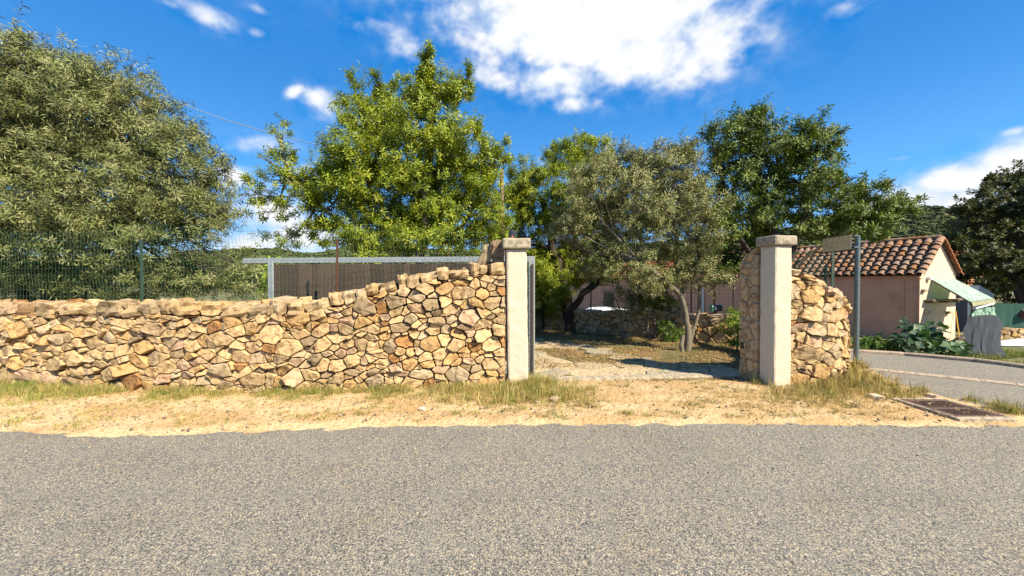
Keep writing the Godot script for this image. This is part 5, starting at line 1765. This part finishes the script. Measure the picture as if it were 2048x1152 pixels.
# ---------------------------------------------------------------- small things
func build_small_things():
	# street name plate on its pole
	var p := ground(1712, 727)
	var D := -p.z
	var o := thing("sign_pole", "grey-green metal pole carrying a faded beige street plate", "sign", p)
	var b := MB.new()
	var H := at(1713, 473, D).y - p.y
	tube(b, [Vector3(0, -0.1, 0), Vector3(0, H, 0)], [0.045, 0.045], 14)
	part("pole", b.mesh(), M.pole, o)
	b = MB.new()
	tube(b, [Vector3(0, H - 0.003, 0), Vector3(0, H + 0.02, 0)], [0.049, 0.035], 14)
	part("pole_cap", b.mesh(), M.pole, o)
	var l := at(1646, 492, D * 1.115) - p
	var r := at(1703, 492, D + 0.03) - p
	var x := Vector3(r.x - l.x, 0, r.z - l.z)
	var bas := Basis(x.normalized(), Vector3.UP, x.normalized().cross(Vector3.UP))
	var mid := (l + r) * 0.5
	var ph := 0.32
	var plate := part("plate", box_mesh(Vector3(mid.x, l.y - 0.0, mid.z), Vector3(x.length(), ph, 0.03), 0.006, bas), M.signboard, o)
	var fr := MB.new()
	for s in [-1.0, 1.0]:
		cbox(fr, Vector3(mid.x, l.y + s * ph * 0.5, mid.z), Vector3(x.length() + 0.03, 0.022, 0.042), 0.004, bas)
	part("plate_rim", fr.mesh(), M.rust, plate)
	b = MB.new()
	var scroll := []
	var rad := []
	for i in 30:
		var t := i / 29.0
		var c := Vector3(mid.x, l.y + ph * 0.5 + 0.055, mid.z) + x * (0.32 - 0.06 * t)
		scroll.append(c + x.normalized() * cos(t * 9.0) * 0.05 * (1.0 - t * 0.7) + Vector3.UP * sin(t * 9.0) * 0.045 * (1.0 - t * 0.7))
		rad.append(0.006)
	tube(b, scroll, rad, 5)
	part("scroll", b.mesh(), M.dark_wire, o)
	for s in [0.35, -0.35]:
		b = MB.new()
		cbox(b, Vector3(r.x * 0.5, l.y + ph * s, r.z * 0.5), Vector3(0.14, 0.03, 0.1), 0.004, bas)
		part("bracket", b.mesh(), M.pole, o)
	# drain grate
	var tl := g2(1797, 806)
	var bl := g2(1912, 842)
	var br := g2(2012, 842)
	var ctr := Vector2((bl.x + br.x) * 0.5, (tl.y + bl.y) * 0.5)
	var W := br.x - bl.x
	var Dp := tl.y - bl.y
	o = thing("drain_grate", "rusty brown iron drain grate set in a concrete frame", "drain grate", Vector3(ctr.x, 0.035, -ctr.y))
	var fw := 0.05
	for s in [[0.0, Dp * 0.5 + fw * 0.5, W + fw * 2.0, fw], [0.0, -Dp * 0.5 - fw * 0.7, W + fw * 2.0, fw * 1.4], [-W * 0.5 - fw * 0.5, 0.0, fw, Dp], [W * 0.5 + fw * 0.25, 0.0, fw * 0.5, Dp]]:
		part("concrete_frame", box_mesh(Vector3(s[0], -0.05, -s[1]), Vector3(s[2] - 0.002, 0.14, s[3] - 0.002), 0.008, Basis.IDENTITY, 0.003), M.concrete, o)
	part("pit_shade", box_mesh(Vector3(0, -0.018, 0), Vector3(W - 0.004, 0.02, Dp - 0.004), 0.002), M.pit_shade, o)  # shallow plate close under the bars, painted black for the shaded depth
	for s in [-1.0, 1.0]:
		part("rim", box_mesh(Vector3(0, 0.0, s * (Dp * 0.5 - 0.03)), Vector3(W - 0.004, 0.035, 0.056), 0.004), M.iron, o)
		part("rim", box_mesh(Vector3(s * (W * 0.5 - 0.03), 0.0, 0), Vector3(0.056, 0.035, Dp - 0.126), 0.004), M.iron, o)
	part("rim", box_mesh(Vector3(0, 0.0, 0.02), Vector3(W - 0.12, 0.035, 0.05), 0.004), M.iron, o)
	var bars := 9
	for half in 2:
		for i in bars:
			var xx := -W * 0.5 + 0.075 + (W - 0.15) * i / (bars - 1.0)
			var z0: float = (-Dp * 0.5 + 0.06) if half == 0 else 0.046
			var z1: float = -0.006 if half == 0 else Dp * 0.5 - 0.06
			part("bar", box_mesh(Vector3(xx, 0.007, (z0 + z1) * 0.5), Vector3(0.024, 0.014, z1 - z0), 0.002), M.iron, o)
	# wooden pole and overhead cable
	var wp := at(1003.5, 566, 10.6)
	o = thing("wooden_pole", "weathered wooden pole standing between the two almond trees", "pole", Vector3(wp.x, 0, wp.z))
	b = MB.new()
	var ty := at(1003, 338, 10.6).y
	tube(b, [Vector3(0, -0.2, 0), Vector3(0.02, ty * 0.5, 0), Vector3(0, ty, 0)], [0.07, 0.065, 0.055], 9, 0.1)
	part("shaft", b.mesh(), M.plank, o)
	o = thing("overhead_cable", "thin grey overhead cable strung between the trees across the sky", "cable", Vector3(wp.x, ty, wp.z))
	b = MB.new()
	var pts := []
	var rr := []
	for q in [[1003, 345, 10.6], [820, 325, 11.5], [635, 290, 12.5], [540, 266, 13.1], [450, 240, 13.7], [370, 210, 14.3], [200, 140, 15.6], [-100, 0, 18.0]]:
		pts.append(at(q[0], q[1], q[2]) - o.position); rr.append(0.014)
	tube(b, pts, rr, 5)
	part("wire", b.mesh(), M.zinc, o)
	# letter box on the yard's back wall
	var mb := at(1432, 617, 10.3)
	o = thing("letter_box", "black letter box with a green end behind the low yard wall", "letter box", Vector3(mb.x, gy(mb.x, 10.3), mb.z))
	b = MB.new()
	var my := mb.y - o.position.y
	tube(b, [Vector3(0, -0.1, 0), Vector3(0, my - 0.05, 0)], [0.025, 0.025], 7)
	part("stake", b.mesh(), M.dark_wire, o)
	b = MB.new()
	var ring := []
	for k in 13:
		var an := PI * k / 12.0
		ring.append(Vector3(0, 0.03 + 0.07 * sin(an), 0.08 * cos(an)))
	ring.append(Vector3(0, -0.07, -0.08)); ring.append(Vector3(0, -0.07, 0.08))
	for k in ring.size():
		var k2 := (k + 1) % ring.size()
		b.quad(Vector3(-0.12, my, 0) + ring[k], Vector3(-0.12, my, 0) + ring[k2], Vector3(0.13, my, 0) + ring[k2], Vector3(0.13, my, 0) + ring[k], Vector3(0, my, 0))
		b.tri(Vector3(0.13, my, 0), Vector3(0.13, my, 0) + ring[k], Vector3(0.13, my, 0) + ring[k2], Vector3(0, my, 0))
	part("box", b.mesh(), M.black, o)
	b = MB.new()
	for k in ring.size():
		var k2 := (k + 1) % ring.size()
		b.quad(Vector3(-0.14, my, 0) + ring[k] * 1.06, Vector3(-0.14, my, 0) + ring[k2] * 1.06, Vector3(-0.115, my, 0) + ring[k2] * 1.06, Vector3(-0.115, my, 0) + ring[k] * 1.06, Vector3(-0.13, my, 0))
		b.tri(Vector3(-0.14, my, 0), Vector3(-0.14, my, 0) + ring[k] * 1.06, Vector3(-0.14, my, 0) + ring[k2] * 1.06, Vector3(0, my, 0))
	part("end_door", b.mesh(), mat(lin(0.04, 0.3, 0.16), 0.4), o)
	part("flag", box_mesh(Vector3(-0.05, my + 0.01, 0.088), Vector3(0.05, 0.07, 0.01), 0.002), M.white_print, o)
	# bits of bent black wire sticking out of the wall
	for q in [[[932, 612], [936, 594], [944, 600], [941, 611], [933, 603]], [[862, 626], [866, 612], [869, 620], [874, 616], [868, 628]], [[880, 618], [883, 626], [886, 614]]]:
		var w0 := at(q[0][0], q[0][1], 5.62)
		o = thing("bent_wire", ["loop of black wire sticking out of the wall below its high end", "crooked black wire hooked on the wall face under the slope", "short bent black wire beside the crooked one on the wall"][[932, 862, 880].find(q[0][0])], "wire", w0)
		b = MB.new()
		var wp_ := []
		var wr := []
		for e in q:
			wp_.append(at(e[0], e[1], 5.62 - rng.randf_range(0.0, 0.03)) - w0); wr.append(0.0045)
		tube(b, wp_, wr, 5)
		part("wire", b.mesh(), M.black, o)
	# parked car behind the yard
	car()

func car():
	var p := at(1205, 566, 23.0)
	p.y = at(1205, 615.0, 23.0).y - 1.44
	var o := thing("parked_car", "white car parked behind the low yard wall, only its roof showing", "car", p)
	o.rotation.y = 0.5
	var prof := [Vector2(-2.0, 0.45), Vector2(-1.98, 0.8), Vector2(-1.2, 0.95), Vector2(-0.6, 1.38), Vector2(-0.2, 1.44), Vector2(0.8, 1.43), Vector2(1.5, 1.25), Vector2(1.95, 0.9), Vector2(2.0, 0.4), Vector2(1.5, 0.25), Vector2(-1.5, 0.25)]
	var b := MB.new()
	var wdt := func(y: float) -> float: return 0.85 if y < 0.95 else lerpf(0.85, 0.62, (y - 0.95) / 0.5)
	var c := Vector3(0, 0.7, 0)
	for i in prof.size():
		var a: Vector2 = prof[i]
		var d: Vector2 = prof[(i + 1) % prof.size()]
		var wa: float = wdt.call(a.y)
		var wd: float = wdt.call(d.y)
		b.quad(Vector3(a.x, a.y, wa), Vector3(d.x, d.y, wd), Vector3(d.x, d.y, -wd), Vector3(a.x, a.y, -wa), c)
		for s in [-1.0, 1.0]:
			b.tri(Vector3(a.x, a.y, wa * s), Vector3(d.x, d.y, wd * s), Vector3(0, 0.75, 0.86 * s), c)
	part("body", b.mesh(), M.white_paint, o)
	for s in [-1.0, 1.0]:
		b = MB.new()
		b.quad(Vector3(-0.95, 1.02, 0.855 * s), Vector3(1.35, 1.02, 0.855 * s), Vector3(0.95, 1.33, 0.70 * s), Vector3(-0.5, 1.33, 0.70 * s), c)
		part("side_window", b.mesh(), M.glass, o)
		for x in [-1.25, 1.25]:
			b = MB.new()
			tube(b, [Vector3(x, 0.3, 0.68 * s), Vector3(x, 0.3, 0.87 * s)], [0.3, 0.3], 18)
			part("wheel", b.mesh(), M.black, o)
	b = MB.new()
	b.quad(Vector3(-1.14, 1.0, 0.72), Vector3(-1.14, 1.0, -0.72), Vector3(-0.66, 1.355, -0.6), Vector3(-0.66, 1.355, 0.6), c)
	part("windscreen", b.mesh(), M.glass, o)

# ---------------------------------------------------------------- grass, leaves, pebbles
func build_ground_cover():
	var tufts := [tuft(16, 0.13, 0.16, 0.005), tuft(12, 0.22, 0.1, 0.004), tuft(18, 0.075, 0.18, 0.006)]
	var xf := [[], [], []]
	var cols := [[], [], []]
	var dry := [Color(0.5, 0.38, 0.14), Color(0.4, 0.29, 0.09), Color(0.56, 0.45, 0.2), Color(0.3, 0.22, 0.07)]
	var green := [Color(0.2, 0.24, 0.04), Color(0.28, 0.29, 0.06), Color(0.14, 0.19, 0.03)]
	var put := func(x: float, z: float, v: int, s: float, g: float, up: float):
		xf[v].append(Transform3D(Basis(Vector3.UP, rng.randf() * TAU).scaled(Vector3(s, s * rng.randf_range(0.7, 1.15), s)), G(x, z, up)))
		var pal := green if rng.randf() < g else dry
		cols[v].append(pal[rng.randi() % pal.size()] * rng.randf_range(0.75, 1.15))
	# band along the long wall
	var lw := path_place([Vector2(-11.5, 6.15), Vector2(-10, 6.02), Vector2(-8, 5.8), Vector2(-5.5, 5.5), Vector2(-3.6, 5.42), Vector2(-1.7, 5.56), Vector2(0.35, 5.86)])
	for i in 26000:
		var u := rng.randf_range(0.0, 11.9)
		var w := absf(rng.randfn(0.0, 0.3)) + 0.02
		var dens := 0.72 + noise.get_noise_2d(u * 9.0, 5.0) * 1.1 - w * 0.75 + noise.get_noise_2d(u * 25.0, w * 25.0) * 0.5
		if u < 4.5: dens += 0.12
		if rng.randf() > dens: continue
		var p: Vector3 = lw.call(u, 0, w)
		var g := 0.36 + noise.get_noise_2d(u * 7.0, 90.0) * 0.5 + (0.25 if u < 4.5 else 0.0)
		put.call(p.x, -p.z, 0 if rng.randf() < 0.5 else (2 if rng.randf() < 0.6 else 1), rng.randf_range(0.5, 1.05) * (1.0 - minf(0.5, w)), g - 0.02, 0.025)
	# patches on the verge: px, py, radius px, count, green share, size
	for q in [[1075, 772, 40, 320, 0.6, 1.1], [1040, 790, 60, 460, 0.35, 1.0], [1130, 795, 60, 620, 0.3, 0.85], [1000, 795, 70, 560, 0.35, 1.0], [900, 792, 80, 420, 0.35, 0.9], [880, 768, 10, 26, 1.2, 2.2], [850, 770, 8, 16, 1.2, 1.6], [560, 785, 14, 30, 1.2, 1.5], [640, 788, 12, 20, 1.2, 1.3], [60, 790, 60, 260, 0.8, 1.1], [1170, 810, 40, 120, 0.2, 0.6], [1100, 815, 60, 60, 0.3, 0.5], [1515, 768, 14, 60, 0.7, 0.9], [1480, 805, 70, 130, 0.35, 0.5], [1390, 815, 50, 110, 0.5, 0.5], [1420, 800, 60, 70, 0.3, 0.5], [1600, 790, 60, 330, 0.2, 0.85], [1660, 778, 50, 420, 0.3, 1.1], [1700, 765, 35, 330, 0.3, 1.3], [1735, 772, 40, 300, 0.35, 1.2], [1770, 790, 50, 200, 0.3, 0.9], [1690, 795, 70, 330, 0.2, 0.8], [1620, 810, 70, 140, 0.25, 0.6], [1560, 800, 50, 120, 0.3, 0.6], [1830, 795, 30, 70, 0.4, 0.8], [1700, 825, 50, 40, 0.3, 0.5], [1925, 797, 14, 50, 0.6, 0.9], [1950, 803, 18, 90, 0.6, 0.9], [2000, 818, 25, 110, 0.65, 1.0], [2035, 828, 22, 120, 0.65, 1.1], [1845, 782, 16, 50, 0.5, 0.9], [1712, 740, 12, 90, 0.4, 1.5], [1380, 703, 30, 60, 0.7, 0.6], [1440, 700, 40, 80, 0.8, 0.4], [840, 848, 20, 14, 0.6, 0.4], [1095, 840, 30, 40, 0.4, 0.5], [170, 858, 60, 40, 0.5, 0.5], [340, 850, 60, 40, 0.5, 0.5], [30, 860, 20, 14, 0.5, 0.5], [480, 848, 60, 30, 0.5, 0.4], [620, 845, 60, 20, 0.5, 0.4]]:
		for k in int(q[3] * 0.62):
			var g := g2(q[0] + rng.randfn() * q[2] * 0.55, q[1] + rng.randfn() * q[2] * 0.16)
			if Geometry2D.is_point_in_polygon(g, verge) or q[1] < 720:
				put.call(g.x, g.y, rng.randi() % 3, q[5] * rng.randf_range(0.5, 1.1), q[4] * 0.75, 0.03)
	# thin scatter over all the verge
	for k in 7000:
		var p := Vector2(rng.randf_range(-10, 6.5), rng.randf_range(3.9, 6.8))
		if inside(verge, p) < 0.1 or noise.get_noise_2d(p.x * 10.0, p.y * 16.0) < 0.02: continue
		put.call(p.x, p.y, 2, rng.randf_range(0.3, 0.9), 0.35, 0.02)
	# grass beyond the lane kerb and by the shed
	for k in 5200:
		var t := rng.randf() * 7.0
		var i := mini(int(t), kerb_line.size() - 2)
		var e: Vector2 = kerb_line[i].lerp(kerb_line[i + 1], t - i)
		var nrm: Vector2 = (kerb_line[i + 1] - kerb_line[i]).normalized()
		var p := e + Vector2(-nrm.y, nrm.x) * (0.12 + rng.randf() * 4.5)
		put.call(p.x, p.y, rng.randi() % 3, rng.randf_range(0.5, 1.0), 0.9, -0.03)
	# sparse grass in the yard
	for k in 900:
		var p := Vector2(rng.randf_range(0.5, 5.3), rng.randf_range(7.4, 12.0))
		if noise.get_noise_2d(p.x * 8.0, p.y * 8.0) < 0.05 or (p.x - 1.12) * 3.25 + (p.y - 12.9) * 4.67 > -0.8: continue
		put.call(p.x, p.y, 2, rng.randf_range(0.3, 0.7), 0.75, 0.015)
	var grass := Node3D.new()
	grass.name = "grass"
	add_child(grass)
	tag(grass, "dry and green grass growing along the wall, verge and lane", "grass", "", "stuff")
	for v in 3: scatter("blades", tufts[v], M.grass, xf[v], cols[v], grass)
	# fallen leaves in the yard and on the verge
	var lb := MB.new()
	lb.col = Color.WHITE
	lb.tri(Vector3(-0.03, 0, 0), Vector3(0, 0.008, 0.012), Vector3(0.03, 0.004, 0), Vector3(0, -1, 0))
	lb.tri(Vector3(-0.03, 0, 0), Vector3(0, 0.008, -0.012), Vector3(0.03, 0.004, 0), Vector3(0, -1, 0))
	var lx := []
	var lc := []
	var litter := [Color(0.34, 0.22, 0.07), Color(0.42, 0.29, 0.1), Color(0.23, 0.135, 0.045), Color(0.28, 0.19, 0.07), Color(0.16, 0.1, 0.035)]
	for k in 36000:
		var p := Vector2(rng.randf_range(-1.5, 5.6), rng.randf_range(6.3, 13.5))
		if (p.x - 1.12) * 3.25 + (p.y - 12.9) * 4.67 > -0.4: continue
		if p.y < 6.9 and rng.randf() < 0.9: continue
		if p.x > 5.1 and p.y < 8: continue
		var path := smoothstep(0.0, 0.35, noise.get_noise_2d(p.x * 7.0 + 20.0, p.y * 7.0) + 0.18)
		if rng.randf() > path * 0.9 + 0.1: continue
		lx.append(Transform3D(Basis.from_euler(Vector3(rng.randf_range(-0.5, 0.5), rng.randf() * TAU, rng.randf_range(-0.5, 0.5))).scaled(Vector3.ONE * rng.randf_range(0.4, 0.95)), G(p.x, p.y, rng.randf_range(0.03, 0.05))))
		lc.append(litter[rng.randi() % 5] * rng.randf_range(0.8, 1.2))
	for k in 5000:
		var p := Vector2(rng.randf_range(-10, 6.0), rng.randf_range(4.3, 6.2))
		if inside(verge, p) < 0.15: continue
		lx.append(Transform3D(Basis.from_euler(Vector3(rng.randf_range(-0.4, 0.4), rng.randf() * TAU, rng.randf_range(-0.4, 0.4))).scaled(Vector3.ONE * rng.randf_range(0.3, 0.8)), G(p.x, p.y, 0.05)))
		lc.append(litter[rng.randi() % 5] * rng.randf_range(0.6, 1.1))
	var fallen := scatter("leaf_litter", lb.mesh(), M.litter, lx, lc, self)
	tag(fallen, "dry fallen leaves strewn over the yard and verge", "leaves", "", "stuff")
	# pebbles on the verge
	var pb := MB.new()
	boulder(pb, Vector3.ZERO, Vector3(1, 0.7, 0.85), Basis.IDENTITY, 1.0, 2, 0.4, 0.25)
	var px_ := []
	var pc := []
	for k in 4200:
		var p := Vector2(rng.randf_range(-10, 6.4), rng.randf_range(3.8, 7.0))
		if inside(verge, p) < 0.03: continue
		var s := 0.004 + 0.016 * pow(rng.randf(), 4.0)
		px_.append(Transform3D(Basis(Vector3.UP, rng.randf() * TAU).scaled(Vector3.ONE * s), G(p.x, p.y, 0.034 + s * 0.2)))
		pc.append(Color(0.46, 0.36, 0.23) * rng.randf_range(0.45, 1.15))
	for k in 1500:
		# grit washed onto the asphalt near its edge
		var x := rng.randf_range(-9, 6.0)
		var z := 4.32 + minf(0.0, x) * 0.09 - absf(rng.randfn()) * 0.35
		var s := 0.003 + 0.008 * pow(rng.randf(), 3.0)
		px_.append(Transform3D(Basis(Vector3.UP, rng.randf() * TAU).scaled(Vector3.ONE * s), G(x, z, s * 0.4)))
		pc.append(Color(0.5, 0.4, 0.27) * rng.randf_range(0.5, 1.1))
	var peb := scatter("pebbles", pb.mesh(), M.flag, px_, pc, self)
	tag(peb, "small pebbles and grit scattered over the sandy verge", "pebbles", "", "stuff")
	# a few loose stones one can tell apart
	for q in [[1110, 806, 0.06, "pinkish broken stone lying in the dry grass by the gateway"], [1752, 802, 0.07, "flat pale stone lying on the verge near the drain grate"], [845, 824, 0.035, "small white pebble lying on the sandy verge"], [1075, 810, 0.03, "small pale stone by the dry grass near the left pillar"], [1865, 798, 0.05, "pale flat stone lying just behind the drain grate"]]:
		var p := ground(q[0], q[1])
		var o := thing("loose_stone", q[3], "stone", p + Vector3(0, 0.03, 0))
		var m := MB.new()
		m.col = Color(0.6, 0.48, 0.38) if q[2] > 0.035 else Color(0.75, 0.7, 0.62)
		boulder(m, Vector3(0, q[2] * 0.3, 0), Vector3(q[2] * 1.3, q[2] * 0.55, q[2]), Basis(Vector3.UP, q[0]), q[0] * 0.3, 3, 0.5, 0.25)
		part("stone", m.mesh(), M.stone, o)
